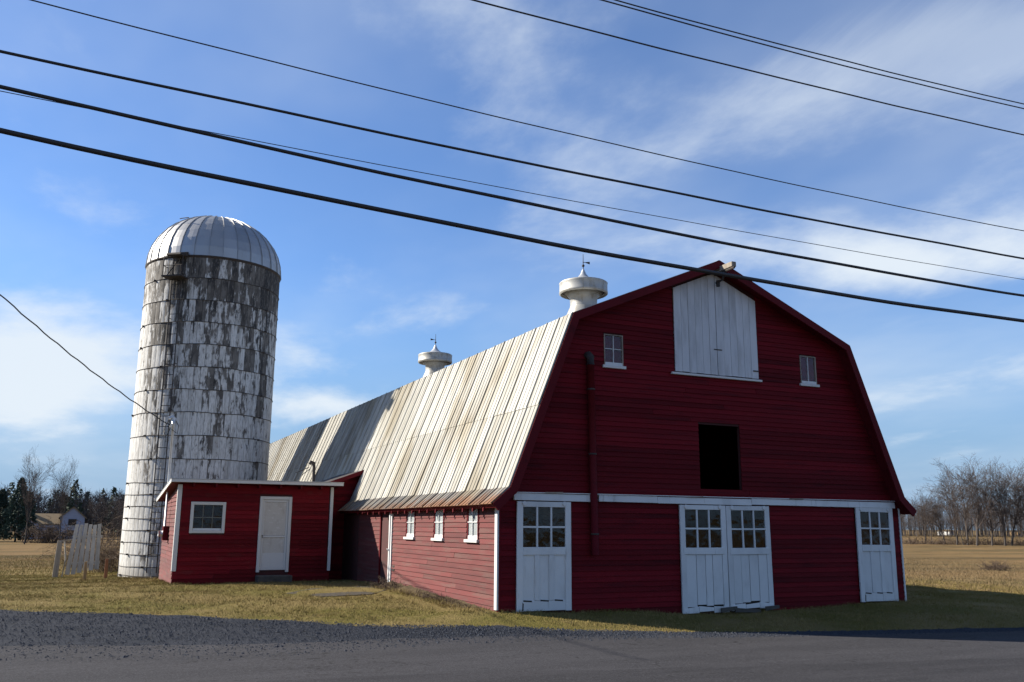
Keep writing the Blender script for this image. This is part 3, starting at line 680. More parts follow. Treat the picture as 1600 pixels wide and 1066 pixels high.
# connecting passage between barn and milk house
def pz(x): return 3.68 - .374 * (.557 - x)       # passage roof line
mb = MB(); mb.box(-.86, -.012, 12.95, 13.03, -.2, 2.6)
mb.prism([(-.86, 2.6), (.12, 2.6), (.5, 3.56), (-.86, pz(-.86) - .05)], 'y', 12.95, 13.03)
part('passage_sheathing', mb, m_backing, barn)
z = -.1
while z < 3.5:
    hi = -.01 if z < 2.3 else min(xl(max(z + .1, 2.6)), .5); lo = max(-.85, .557 - (3.60 - z - EXP) / .374)
    if hi - lo > .1: course(barn, z, [(lo, hi)], 12.945, board_red)
    z += EXP
mb = MB(); mb.prism([(-.84, pz(-.84)), (.60, pz(.60)), (.64, pz(.60) - .06), (-.84, pz(-.84) - .06)], 'y', 12.60, CUT1 + .05); part('passage_roof', mb, m_iron, barn)  # dark iron colour stands in for the silo's shade on this roof
part('passage_fascia', MB().prism([(-.84, pz(-.84) + .01), (.58, pz(.58) + .01), (.52, pz(.52) - .13), (-.84, pz(-.84) - .13)], 'y', 12.56, 12.598), m_redtrim, barn)

# ventilators on the ridge
def ventilator(y, side, lab):
    v = empty_part('roof_ventilator', (6, y, 8.45), barn, lab); c = (6, y, 0)
    part('base', MB().lathe([(.62, 8.25), (.56, 8.55), (.46, 8.78), (.44, 8.82), (.445, 8.84), (.44, 8.86), (.45, 9.10), (.62, 9.28), (.60, 9.29), (.4, 9.2)], c, 28), m_vent, v, True)
    part('cowl', MB().lathe([(.76, 9.22), (.80, 9.25), (.80, 9.31), (.79, 9.33), (.79, 9.57), (.80, 9.60), (.76, 9.63), (.40, 9.70), (.39, 9.68), (.75, 9.55), (.75, 9.25), (.76, 9.22)], c, 28), m_vent, v, True)
    part('cap', MB().lathe([(.42, 9.69), (.30, 9.74), (.19, 9.82), (.10, 9.93), (.05, 10.05), (.02, 10.12), (.0, 10.13)], c, 28), m_galv, v, True)
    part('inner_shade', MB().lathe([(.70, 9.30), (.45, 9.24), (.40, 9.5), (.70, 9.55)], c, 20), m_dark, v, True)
    part('spire', MB().tube([(6, y, 10.10), (6, y, 10.62)], [.016, .008], 6), m_iron, v)
    part('ball', MB().lathe([(0, -.05), (.035, -.035), (.05, 0), (.035, .035), (0, .05)], (6, y, 10.22), 10), m_iron, v, True)
    s = side
    part('vane', MB().tube([(6 - .02*s, y, 10.34), (6 + .24*s, y, 10.345)], .012, 5).hexa([(6+.10*s, y-.004, 10.33), (6+.25*s, y-.004, 10.30), (6+.25*s, y+.004, 10.30), (6+.10*s, y+.004, 10.33), (6+.10*s, y-.004, 10.36), (6+.25*s, y-.004, 10.39), (6+.25*s, y+.004, 10.39), (6+.10*s, y+.004, 10.36)]), m_iron, v)
ventilator(6.65, 1, 'round metal ventilator with a spire on the ridge near the gable')
ventilator(20.65, -1, 'round metal ventilator with a spire farther along the ridge')

# ------------------------------------------------------------------ milk house
mh = empty('milk_house', (-3.6, 9, .15), 'small red milk house with a low sloping roof beside the silo', 'shed')
X0, X1, Y0, Y1 = -5.80, -1.42, 9.0, 13.6
MHW = (-5.36, -4.58, 1.62, 2.32); MHD = (-3.46, -2.72, .50, 2.50)
def rz(y): return 3.0 - (y - 8.65) / 5.2 * .42
mb = MB()
ez = sorted(set([-.2, .50, 1.62, 2.32, 2.50, 2.90]))
for z0, z1 in zip(ez[:-1], ez[1:]):
    for p, q in spans(z0, z1, [MHW, MHD], X0 + .05, X1 - .05): mb.box(p, q, Y0 + .012, Y0 + .08, z0, z1)
part('wall', mb, m_backing, mh)
mb = MB(); mb.prism([(Y0 + .09, -.2), (Y1, -.2), (Y1, rz(Y1) - .1), (Y0 + .09, rz(Y0) - .1)], 'x', X0 + .012, X0 + .08); part('wall', mb, m_backing, mh)
mb = MB(); mb.prism([(Y0 + .09, -.2), (Y1, -.2), (Y1, rz(Y1) - .1), (Y0 + .09, rz(Y0) - .1)], 'x', X1 - .08, X1 - .005); part('wall', mb, m_red, mh)
part('wall', MB().box(X0, X1, Y1, Y1 + .08, -.2, rz(Y1) - .1), m_red, mh)
part('floor', MB().box(X0 + .1, X1 - .1, Y0 + .1, Y1 - .01, .2, .42), m_dark, mh)
z = .06
hol = [(MHW[0]-.08, MHW[1]+.08, MHW[2]-.08, MHW[3]+.08), (MHD[0]-.09, MHD[1]+.09, -1, MHD[3]+.09)]
while z < 2.86:
    course(mh, z, spans(z + .03, z + EXP - .01, hol, X0 + (.10 if z > .5 else .0), X1 - (.10 if z > .5 else 0)), Y0 + .008, board_mh, 'x', 2.2)
    z += EXP
z = .06
while z < 2.80:
    ymax = min(Y1, 8.65 + (3.0 - .1 - z - EXP) / .42 * 5.2) if z > 2.3 else Y1
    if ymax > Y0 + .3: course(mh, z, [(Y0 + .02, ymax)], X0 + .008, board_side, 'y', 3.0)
    z += EXP
bevel(part('corner_board', MB().box(X0 - .03, X0 + .09, Y0 - .03, Y0 + .006, .50, 2.88), m_whiteclean, mh))
bevel(part('corner_board', MB().box(X0 - .03, X0 + .006, Y0 + .008, Y0 + .10, .50, 2.86), m_whiteclean, mh))
bevel(part('corner_board', MB().box(X1 - .07, X1 + .02, Y0 - .03, Y0 + .006, .46, 2.90), m_whiteclean, mh))
mb = MB(); mb.prism([(8.68, rz(8.68) - .06), (14.0, rz(14.0) - .06), (14.0, rz(14.0) + .02), (8.68, rz(8.68) + .02)], 'x', X0 - .22, X1 + .20); part('roof', mb, m_redtrim, mh)
mb = MB(); mb.prism([(8.63, rz(8.63) + .022), (14.03, rz(14.03) + .022), (14.03, rz(14.03) + .035), (8.63, rz(8.63) + .035)], 'x', X0 - .26, X1 + .24); part('roofing_felt', mb, m_galv, mh)
bevel(part('fascia', MB().box(X0 - .25, X1 + .23, 8.645, 8.677, rz(8.65) - .07, rz(8.65) + .018), m_whiteclean, mh))
mb = MB(); mb.prism([(8.68, rz(8.68) - .07), (14.02, rz(14.02) - .07), (14.02, rz(14.02) + .018), (8.68, rz(8.68) + .018)], 'x', X0 - .25, X0 - .222); part('fascia', mb, m_whiteclean, mh)
for k in range(7):
    x = X0 + .35 + k * .6; part('rafter_end', MB().box(x, x + .05, 8.70, 9.0, 2.82, 2.93), m_redtrim, mh)
# window
wd = empty_part('window', (-4.97, 9, 1.62), mh, 'small dark window with a white frame')
a, b, c, d = MHW; t = .085
for q in ((a - t, a, c - t, d + t), (b, b + t, c - t, d + t), (a + .001, b - .001, d, d + t), (a + .001, b - .001, c - t, c)):
    bevel(part('frame', MB().box(q[0], q[1], 8.965, 9.06, q[2], q[3]), m_whiteclean, wd))
pane_grid(wd, a, b, c, d, 3, 2, 9.02, .014, m_glass, m_wornwood)
part('sash_rail', MB().box(a + .01, b - .01, 9.0, 9.015, c + .002, c + .05), m_white, wd)
# door
dd = empty_part('door', (-3.09, 9, .5), mh, 'pale glazed door with a white frame')
a, b, c, d = MHD; t = .09
for q in ((a - t, a, c - .06, d + t), (b, b + t, c - .06, d + t), (a + .001, b - .001, d, d + t)):
    bevel(part('frame', MB().box(q[0], q[1], 8.955, 9.06, q[2], q[3]), m_whiteclean, dd))
for q in ((a + .004, a + .06, c, d - .004), (b - .06, b - .004, c, d - .004), (a + .061, b - .061, d - .07, d - .004), (a + .061, b - .061, c, c + .08), (a + .061, b - .061, c + .92, c + .97)):
    bevel(part('stile', MB().box(q[0], q[1], 8.985, 9.02, q[2], q[3]), m_whiteclean, dd), .004)
part('glass', MB().box(a + .06, b - .06, 9.012, 9.016, c + .97, d - .07), m_glass, dd)
part('plastic_sheet', MB().box(a + .06, b - .06, 8.998, 9.002, c + .975, d - .075), m_blind, dd)
part('lower_panel', MB().box(a + .06, b - .06, 9.006, 9.012, c + .08, c + .92), m_blind, dd)
part('lower_kick', MB().box(a + .061, b - .061, 8.996, 9.005, c + .081, c + .48), m_whiteclean, dd)
part('handle', MB().tube([(a + .03, 8.985, c + .98), (a + .03, 8.94, c + .98), (a + .03, 8.94, c + .90)], .012, 6), m_iron, dd)
bevel(part('door_step', MB().box(-3.56, -2.58, 8.55, 8.985, -.1, .36), m_damp, mh, label='dark concrete step under the milk house door'), .02)
part('louvre_vent', MB().box(-2.35, -1.75, 8.972, 8.984, 1.1, 1.13).box(-2.35, -1.75, 8.972, 8.984, 1.2, 1.23).box(-2.35, -1.75, 8.972, 8.984, 1.3, 1.33), m_redtrim, mh)
# service mast, meter, vent pipe
ms = empty_part('service_mast', (-5.92, 11.2, 1.4), mh)
part('conduit', MB().tube([(-5.93, 11.2, 1.4), (-5.93, 11.2, 4.85)], .035, 8), m_galv, ms, True)
part('weatherhead', MB().tube([(-5.93, 11.2, 4.80), (-5.93, 11.2, 4.95), (-5.98, 11.2, 5.02), (-6.08, 11.2, 4.96)], [.05, .075, .07, .05], 8), m_galv, ms, True)
part('insulator', MB().lathe([(0, 0), (.04, .02), (.03, .05), (.04, .08), (0, .1)], (-6.0, 11.16, 4.68), 8), m_whiteclean, ms, True)
part('drip_loop', MB().tube([(-6.05, 11.2, 4.95), (-6.16, 11.18, 4.72), (-6.18, 11.15, 4.5), (-6.1, 11.12, 4.42), (-6.02, 11.12, 4.65)], .014, 5).tube([(-5.9, 11.2, 4.95), (-5.78, 11.18, 4.75), (-5.8, 11.15, 4.5), (-5.98, 11.12, 4.62)], .012, 5), m_cable, ms, True)
bevel(part('meter_box', MB().box(-5.98, -5.82, 11.05, 11.35, 1.30, 1.72), m_redtrim, mh), .01)
part('meter_glass', MB().lathe([(.0, .0), (.08, .0), (.08, .10), (.05, .14), (0, .14)], (0, 0, 0), 12).__class__().tube([(-5.98, 11.2, 1.5), (-6.10, 11.2, 1.5)], .085, 12), m_galv, mh, True)
part('vent_pipe', MB().tube([(-1.58, 11.0, 2.6), (-1.58, 11.0, 3.62), (-1.60, 11.0, 3.74), (-1.68, 11.0, 3.77), (-1.72, 11.0, 3.70)], [.05, .05, .06, .065, .06], 8), m_iron, mh, True)
part('vent_wires', MB().tube([(-1.75, 11.0, 3.6), (-1.95, 11.0, 3.5), (-2.15, 11.02, 3.42)], .014, 4).tube([(-1.7, 11.0, 3.55), (-1.9, 10.98, 3.40), (-2.0, 11.0, 3.28)], .012, 4), m_cable, mh)
mb = MB()
n = 24
for k in range(n):
    x = X0 + (X1 - X0) * k / n; x1_ = X0 + (X1 - X0) * (k + 1) / n - .01
    if -3.6 < x < -2.6: continue
    mb.box(x, x1_, Y0 - .006, Y0 + .05, -.2, .055)
part('footing', mb, m_red2, mh)

mh.location = (-3.219, 11.3, .0103); mh.scale = (1.0855,) * 3

# ------------------------------------------------------------------ silo
def rot_y(c, a): return
def build_silo(cx, cy, zb, Rr, ztop, ncourse, nst, label, group, detailed):
    root = empty('stave_silo', (cx, cy, zb), label, 'silo', group)
    ch = (ztop - zb) / ncourse; da = 2 * math.pi / nst; th = .07
    sm = MB(); g = .006 / Rr; k = 4
    for zz_, in ((.004,), (ch - .004,)):
        for i in range(k + 1):
            a = g + (da - 2*g) * i / k; e = .0 if 0 < i < k else -.006
            sm.v.append(((Rr + e) * math.sin(a), -(Rr + e) * math.cos(a), zz_))
        for i in range(k + 1):
            a = g + (da - 2*g) * i / k; sm.v.append(((Rr - th) * math.sin(a), -(Rr - th) * math.cos(a), zz_))
    N = 2 * (k + 1)
    for i in range(k):
        sm.f.append((i, i+1, N+i+1, N+i)); sm.f.append((i, k+1+i, k+2+i, i+1)); sm.f.append((N+i, N+i+1, N+k+2+i, N+k+1+i))
    sm.f += [(0, N, N+k+1, k+1), (k, 2*k+1, N+2*k+1, N+k)]
    stm = sm.mesh('stave'); stm.materials.append(m_stave)
    view = math.atan2((CAM.x - cx), -(CAM.y - cy))
    cand = []
    for c in range(ncourse):
        for i in range(nst):
            a = da * (i + .5 * (c % 2)); cand.append((-math.cos(a + da/2 - view) - .004 * c, c, a))
    cand.sort(); keep = 300 if detailed else 0
    rs = random.Random(4)
    for s, c, a in cand[:keep]:
        link('stave', stm, None, root, (cx, cy, zb + c * ch), (0, 0, a))
    rest = MB()
    for s, c, a in cand[keep:]:
        ca, sa = math.cos(a), math.sin(a); b0 = len(rest.v)
        rest.v += [(x*ca - y*sa + cx, x*sa + y*ca + cy, z_ + zb + c*ch) for x, y, z_ in sm.v]; rest.f += [tuple(q + b0 for q in f) for f in sm.f]
    part('staves_around_the_back', rest, m_stave, root, kind='stuff')
    part('inner_liner', MB().lathe([(Rr - th - .002, zb), (Rr - th - .002, ztop)], (cx, cy, 0), 48), m_dark, root)
    hz_ = [zb + c * ch for c in range(1, ncourse)] + ([zb + .12] + [zb + (c + .5) * ch for c in range(0, 4)] if detailed else [])
    for z_ in hz_:
        mb = MB(); n = 72; r0 = .012
        pts = [(cx + (Rr + .012) * math.cos(2*math.pi*i/n), cy + (Rr + .012) * math.sin(2*math.pi*i/n), z_ + .012*math.sin(i*.7 + z_*9)) for i in range(n + 1)]
        mb.tube(pts, r0, 5, False)
        if detailed:
            for a in (view - 1.0 + .35*math.sin(z_*5), view + .9):
                p = Vector((cx + (Rr + .03) * math.sin(a), cy - (Rr + .03) * math.cos(a), z_)); mb.box(p.x - .045, p.x + .045, p.y - .03, p.y + .03, p.z - .03, p.z + .03)
        part('hoop', mb, m_iron, root)
    # dome
    npn = 30; H = 2.38 * Rr / 2.7; pm = MB(); kk = 9; dp_ = 2 * math.pi / npn; seg = 3
    def R_(f): # f 0..1 up the dome
        a = f * math.pi / 2; return (Rr + .035) * math.cos(a) ** .92 if f < 1 else 0.0, H * math.sin(a)
    for j in range(kk + 1):
        r_, z_ = R_(j / kk)
        for i in range(seg + 1):
            a = dp_ * i / seg; e = .0 if 0 < i < seg else .0
            pm.v.append((r_ * math.sin(a), -r_ * math.cos(a), z_))
    for j in range(kk):
        for i in range(seg): b0 = j*(seg+1)+i; pm.f.append((b0, b0+1, b0+seg+2, b0+seg+1))
    rib = []
    for j in range(kk + 1):
        r_, z_ = R_(j / kk); q = .035
        b0 = len(pm.v)
        nn = Vector((0, -math.cos(j/kk*math.pi/2), math.sin(j/kk*math.pi/2)))
        for dx, dn in ((-.014, 0), (-.014, q), (.014, q), (.014, 0)): pm.v.append((dx, -r_ + nn.y*dn, z_ + nn.z*dn))
        rib.append(b0)
    for j in range(kk):
        for i in range(3): pm.f.append((rib[j]+i, rib[j]+i+1, rib[j+1]+i+1, rib[j+1]+i))
    dm = pm.mesh('dome_panel'); dm.materials.append(m_dome)
    for i in range(npn): link('dome_panel', dm, None, root, (cx, cy, ztop + .03), (0, 0, dp_ * i))
    part('dome_rim', MB().lathe([(Rr + .005, ztop - .06), (Rr + .045, ztop - .01), (Rr + .05, ztop + .035), (Rr + .0, ztop + .03)], (cx, cy, 0), 64), m_iron, root)
    if detailed:
        bx = MB(); a = view - .67; 
        part('dome_hatch_edge', MB().tube([(cx + (Rr + .09 - .62)*math.sin(a+t_), cy - (Rr + .09 - .62)*math.cos(a+t_), ztop + .03 + 1.78) for t_ in np.linspace(-.10, .10, 5)], .02, 5), m_iron, root)
        # ladder with rungs, standing off the wall
        la = math.asin((-5.74 - cx) / (Rr + .16)); rr_ = Rr + .17; c0 = Vector((cx + rr_*math.sin(la), cy - rr_*math.cos(la), 0)); tg = Vector((math.cos(la), math.sin(la), 0))
        lad = empty_part('ladder', (c0.x, c0.y, zb + .25), root)
        for s in (-.20, .20): part('rail', MB().tube([tuple(c0 + tg*s + Vector((0, 0, zb + .25))), tuple(c0 + tg*s + Vector((0, 0, ztop - .1)))], .022, 6), m_iron, lad)
        z_ = zb + .45
        while z_ < ztop - .2:
            part('rung', MB().tube([tuple(c0 - tg*.2 + Vector((0, 0, z_))), tuple(c0 + tg*.2 + Vector((0, 0, z_)))], .014, 5), m_iron, lad); z_ += .40
        for z_ in np.arange(zb + .9, ztop, 1.8):
            for s in (-.2, .2):
                p = c0 + tg*s; q = p + Vector((-math.sin(la), math.cos(la), 0)) * .2
                part('standoff', MB().tube([(p.x, p.y, z_), (q.x, q.y, z_)], .014, 5), m_iron, lad)
        pl = empty_part('top_platform', (c0.x, c0.y, ztop - .95), root)
        nv = Vector((math.sin(la), -math.cos(la), 0)); zp_ = ztop - .98
        P = lambda s, o, z_: tuple(c0 + tg*s + nv*o + Vector((0, 0, z_)))
        mb = MB(); 
        mb.hexa([P(-.42, -.15, zp_), P(-.42, .42, zp_), P(.42, .42, zp_), P(.42, -.15, zp_), P(-.42, -.15, zp_+.05), P(-.42, .42, zp_+.05), P(.42, .42, zp_+.05), P(.42, -.15, zp_+.05)])
        part('deck', mb, m_iron, pl)
        part('railing', MB().tube([P(-.40, .40, zp_), P(-.40, .34, zp_+.85), P(.40, .34, zp_+.85), P(.40, .40, zp_)], .02, 5).tube([P(-.4, .0, zp_+.45), P(-.4, .37, zp_+.45), P(.4, .37, zp_+.45)], .016, 5).tube([P(-.3, .3, zp_), P(-.05, -.1, zp_+.8)], .02, 5).tube([P(.3, .3, zp_), P(.05, -.1, zp_+.8)], .02, 5), m_iron, pl)
        part('filler_hood', MB().hexa([P(-.35, -.1, ztop-.05), P(-.30, .40, ztop-.10), P(.30, .40, ztop-.10), P(.35, -.1, ztop-.05), P(-.35, -.1, ztop+.14), P(-.28, .36, ztop-.02), P(.28, .36, ztop-.02), P(.35, -.1, ztop+.14)]), m_iron, pl)
    return root
build_silo(-4.10, 20.6, -.24, 2.70, 12.22, 14, 66, 'tall white stave silo with peeling paint and a steel dome', None, True)
build_silo(-3.15, 28.6, -.4, 1.95, 11.2, 13, 48, 'narrower silo standing hidden behind the tall white one', None, False)

# ------------------------------------------------------------------ overhead wires
WIRES = [('power_line', -5.5, (.00166, -.01374, 8.34045), .010, 'thin overhead line crossing above the silo dome to the right edge'),
         ('overhead_cable', -7.6, (.00116, -.00165, 6.66181), .018, 'uppermost of the three thick black overhead cables'),
         ('overhead_cable', -7.6, (.00203, -.01883, 6.01565), .024, 'middle of the three thick black overhead cables'),
         ('service_line', -7.4, (.00094, .00025, 6.32926), .0055, 'thinnest line, hugging the middle thick cable at the left'),
         ('overhead_cable', -7.6, (.00232, -.01825, 5.50743), .032, 'lowest and thickest black cable, crossing in front of the barn peak'),
         ('power_line', -5.5, (.00124, .01866, 10.43536), .015, 'single overhead line high on the right, below the close pair'),
         ('power_line', -7.0, (.00255, .01437, 9.9819), .012, 'lower of the close pair of lines at the top right'),
         ('power_line', -5.5, (.00165, .01964, 11.17408), .013, 'upper of the close pair of lines at the top right')]
for nm, y, (a, b, c), r_, lab in WIRES:
    xs = np.linspace(-22, 30, 90)
    pts = [(x, y + .004*math.sin(x*2.1), a*x*x + b*x + c + .012*r_/.03*math.sin(x*1.1 + c*7)*.5) for x in xs]
    o = link(nm, MB().tube(pts, r_, 8).mesh(nm, (0, 0, 0), True), m_cable); tag(o, lab, 'cable', 'overhead wires along the road')
A = Vector((-12.6, 3.6, 8.75)); B = Vector((-5.846, 13.64, 4.99)); pts = []
for k in range(41):
    t_ = k / 40; p = A.lerp(B, t_); p.z -= 4 * .34 * t_ * (1 - t_); pts.append(p + Vector((.012*math.sin(k*1.9), 0, .012*math.cos(k*1.9))))
tag(link('service_drop', MB().tube(pts, .017, 6).mesh('service_drop', (0, 0, 0), True), m_cable), 'twisted service cable dropping from the left to the milk house mast', 'cable')

# ------------------------------------------------------------------ near things on the left: gate, post, stakes, brambles
m_gate = wmat('silver grey boards', (.32, .31, .295), .9, [((14, 14, 1.5), .45, .7, (.21, .20, .185), .8), ((40, 40, 6), .55, .75, (.20, .18, .16), .6)], .15, 9, ((50, 50, 5), .4, .004))
gt = empty('leaning_gate', (-8.2, 21.6, gz(-8.2, 21.6)), 'grey weathered board gate leaning beside the silo', 'gate')
gzb = gz(-8.2, 21.6); rg = random.Random(8)
for k in range(6):
    x = -8.66 + k * .205; h = 2.02 + rg.uniform(-.05, .06); b = rg.uniform(.02, .10) + .05 * k; tl = .20 - k * .045
    part('board', MB().hexa([(x, 21.6, gzb + b), (x + .168, 21.6, gzb + b + rg.uniform(-.03, .03)), (x + .168, 21.63, gzb + b), (x, 21.63, gzb + b), (x + tl, 21.75, gzb + h), (x + tl + .128, 21.75, gzb + h + rg.uniform(-.03, .03)), (x + tl + .128, 21.78, gzb + h), (x + tl, 21.78, gzb + h)]), m_gate, gt)
for z_ in (.45, 1.45): part('cross_rail', MB().hexa([(-8.62 + .1*z_, 21.66 + .07*z_, gzb + z_), (-7.45, 21.66 + .07*z_, gzb + z_ + .03), (-7.45, 21.70 + .07*z_, gzb + z_ + .03), (-8.62 + .1*z_, 21.70 + .07*z_, gzb + z_), (-8.62 + .1*z_, 21.66 + .07*z_, gzb + z_ + .1), (-7.45, 21.66 + .07*z_, gzb + z_ + .13), (-7.45, 21.70 + .07*z_, gzb + z_ + .13), (-8.62 + .1*z_, 21.70 + .07*z_, gzb + z_ + .1)]), m_gate, gt)
part('brace', MB().tube([(-8.75, 21.58, gzb), (-8.68, 21.58, gzb + .7), (-8.78, 21.58, gzb + 1.35)], .03, 5), m_gate, gt)
fp = empty('fence_post', (-8.98, 21.2, gz(-8.98, 21.2)), 'grey wooden post with a short rail beside the leaning gate', 'post'); zb = gz(-8.98, 21.2)
bevel(part('post', MB().hexa([(-9.08, 21.1, zb - .1), (-8.88, 21.1, zb - .1), (-8.88, 21.3, zb - .1), (-9.08, 21.3, zb - .1), (-9.02, 21.1, zb + 1.36), (-8.84, 21.1, zb + 1.36), (-8.84, 21.28, zb + 1.36), (-9.02, 21.28, zb + 1.36)]), m_wornwood, fp), .015)
part('rail', MB().tube([(-9.0, 21.12, zb + 1.36), (-8.55, 21.3, zb + 1.40)], .03, 5), m_wornwood, fp)
m_stake1 = wmat('raw pine stake', (.36, .24, .12), .9, [((10, 10, 3), .45, .7, (.22, .15, .08), .7)]); m_stake2 = wmat('red-brown stake', (.30, .13, .06), .9, [((10, 10, 3), .45, .7, (.18, .08, .04), .7)])
for x, y, h, mm, lab in ((-7.95, 18.7, .62, m_stake1, 'tan wooden stake in the lawn, left of the reddish one'), (-7.25, 19.25, .70, m_stake2, 'reddish wooden stake in the lawn nearest the silo')):
    zb = gz(x, y); o = link('survey_stake', MB().hexa([(x-.06, y-.02, -.05), (x+.06, y-.02, -.05), (x+.06, y+.02, -.05), (x-.06, y+.02, -.05), (x-.06, y-.02, h), (x+.035, y-.02, h+.02), (x+.035, y+.02, h+.02), (x-.06, y+.02, h)]).mesh('survey_stake', (x, y, 0)), mm)
    o.location = (x, y, zb); tag(o, lab, 'stake', 'wooden stakes'); bevel(o, .008)
def thicket(name, cx, cy, rx, ry, h, n, seed, lab, r0=.012, cat='bush', mat=m_bramble):
    r = random.Random(seed); mb = MB()
    for k in range(n):
        x = cx + r.gauss(0, rx*.5); y = cy + r.gauss(0, ry*.5); p = Vector((x, y, gz(x, y) - .03)); d = Vector((r.gauss(0, .35), r.gauss(0, .35), 1)).normalized(); pts = [p.copy()]; hh = h * r.uniform(.4, 1.1); st = 6
        for i in range(st):
            d = (d + Vector((r.gauss(0, .28), r.gauss(0, .28), -.16 * i * r.random()))).normalized(); p = p + d * hh / st; pts.append(p.copy())
        rad = r0 * r.uniform(.6, 1.2); mb.tube(pts, [rad * (1 - .12 * i) for i in range(st + 1)], 3, False)
        for q in pts[2:]:
            for _ in range(3):
                e = q + Vector((r.gauss(0, .25), r.gauss(0, .25), r.gauss(.05, .2))) * hh * .35; mb.tube([q, q.lerp(e, .5) + Vector((0, 0, .03)), e], [rad*.5, rad*.4, rad*.2], 3, False)
    zb = gz(cx, cy); o = link(name, mb.mesh(name, (cx, cy, zb)), mat); o.location = (cx, cy, zb); return tag(o, lab, cat)
thicket('bramble_thicket', -6.9, 26.0, 1.1, 1.6, 2.5, 130, 2, 'tangle of dry brown brambles between the gate and the silo')
thicket('dry_shrub', -7.9, 33.0, 1.4, 1.6, 2.8, 80, 3, 'thin brown shrubs behind the leaning gate')
thicket('dry_bush', 46.3, 23.0, .8, .7, .8, 150, 5, 'low dark dry bush out in the tan field', .010)
thicket('dry_shrub', -13.6, 160, 3.6, 2.5, 4.6, 160, 15, 'brown shrub hiding the foot of the distant house', .05)
thicket('dead_weeds', -.35, 6.6, .35, .7, .45, 60, 6, 'dead weeds against the foot of the side wall', .006, 'weeds')
thicket('dead_weeds', -.28, 3.2, .25, 1.6, .22, 70, 9, 'low brown weeds along the footing below the side windows', .005, 'weeds')
# concrete pad
mb = MB(); ring = [(-3.2, 6.3), (-2.3, 7.3), (-.9, 7.7), (-.15, 7.2), (-.6, 6.0), (-1.2, 5.2), (-2.5, 5.3)]
mb.v = [(x, y, gz(x, y) + .012 + float(lump(np.array([x]), np.array([y]))[0])) for x, y in ring] + [(x, y, gz(x, y) - .1) for x, y in ring]; n = len(ring); mb.f = [tuple(range(n))[::-1]] + [(i, (i+1) % n, n+(i+1) % n, n+i) for i in range(n)]
tag(link('concrete_pad', mb.mesh('concrete_pad'), wmat('broken grey concrete', (0.0637, 0.0562, 0.0469), .95, [((2, 2, 2), .42, .66, (.06, .05, .037), .9), ((14, 14, 14), .5, .7, (.12, .11, .095), .7)], 0, 0, ((20, 20, 20), .6, .02), 0, .1)), 'worn concrete pad in front of the side door', None, None, 'structure')

# ------------------------------------------------------------------ bare trees
def gen_tree(seed, H, fork=.3, spread=.55, nmain=5, vase=True):
    r = random.Random(seed); tr, cr = MB(), MB(); NB = (nmain, 4, 4, 3, 3, 0)
    def grow(p, d, ln, rad, lv):
        st = (5, 4, 4, 3, 2, 1)[lv]; pts = [p.copy()]; rd = [rad]; q = p.copy(); dd = d.copy()
        for i in range(st):
            dd = (dd + Vector((r.gauss(0, .09 + .05*lv), r.gauss(0, .09 + .05*lv), (.10, .05, .03, .03, .02, .0)[lv]))).normalized(); q = q + dd * ln / st; pts.append(q.copy()); rd.append(max(rad * (1 - .5 * (i + 1) / st), .012))
        (tr if lv == 0 else cr).tube(pts, rd, (7, 5, 4, 3, 3, 3)[lv], False)
        if lv >= 5: return
        for k in range(NB[lv]):
            f = r.uniform(fork, 1.0) if lv == 0 else r.uniform(.2, 1.0)
            idx = min(st - 1, int(f * st)); bp = pts[idx].lerp(pts[idx+1], f * st - idx); bd = (pts[idx+1] - pts[idx]).normalized()
            ax = Vector((r.gauss(0, 1), r.gauss(0, 1), r.gauss(0, .4))); ax = (ax - bd * ax.dot(bd)).normalized()
            an = r.uniform(.6, 1.2) * spread * (1 if lv else .85); nd = (bd * math.cos(an) + ax * math.sin(an)).normalized()
            grow(bp, nd, ln * r.uniform(.48, .74) * (1.15 if lv == 0 else 1), rd[idx] * r.uniform(.42, .62), lv + 1)
        grow(pts[-1], (dd + Vector((r.gauss(0, .15), r.gauss(0, .15), 0))).normalized(), ln * .66, rd[-1], lv + 1)
    grow(Vector((0, 0, -.2)), Vector((r.gauss(0, .03), r.gauss(0, .03), 1)), H * .38, H * .0125, 0)
    a = tr.mesh('trunk'); a.materials.append(m_bark); b = cr.mesh('crown'); b.materials.append(m_twig); return a, b
PT = [gen_tree(11, 18, .30, .72, 5), gen_tree(23, 18, .55, .45, 4), gen_tree(37, 18, .22, .78, 6), gen_tree(51, 18, .6, .5, 3), gen_tree(64, 18, .35, .85, 5)]
def bare_tree(x, y, h, k, rotz, lab, grp, wide=1.0):
    z_ = gz(x, y); r = empty('bare_tree', (x, y, z_), lab, 'tree', grp); r.rotation_euler = (0, 0, rotz); s = h / 18; r.scale = (s*wide, s*wide, s)
    for nm, me in zip(('trunk', 'crown'), PT[k]):
        o = bpy.data.objects.new(nm, me); col.objects.link(o); o.parent = r
# left pair and a broken one
bare_tree(-17.0, 150, 16.5, 1, .3, 'tall bare tree leftmost, above the dark evergreens', 'bare trees behind the lawn at the left', .62)
bare_tree(-11.9, 150, 15.5, 1, 3.6, 'tall bare tree standing in front of the distant house', 'bare trees behind the lawn at the left', .55)
bare_tree(-7.4, 160, 10.5, 3, 4.2, 'shorter bare tree right of the distant house', 'bare trees behind the lawn at the left', .6)
for k, (x, y, h) in enumerate([(-5.5, 150, 9), (-4.4, 158, 10), (-3.1, 150, 9.5), (-2.2, 165, 10.5)]):
    bare_tree(x, y, h, (0, 2, 4, 1)[k], k * 1.3, ('first', 'second', 'third', 'fourth')[k] + ' from the left of the thin bare trees just left of the silo', 'thin bare trees left of the silo', .7)
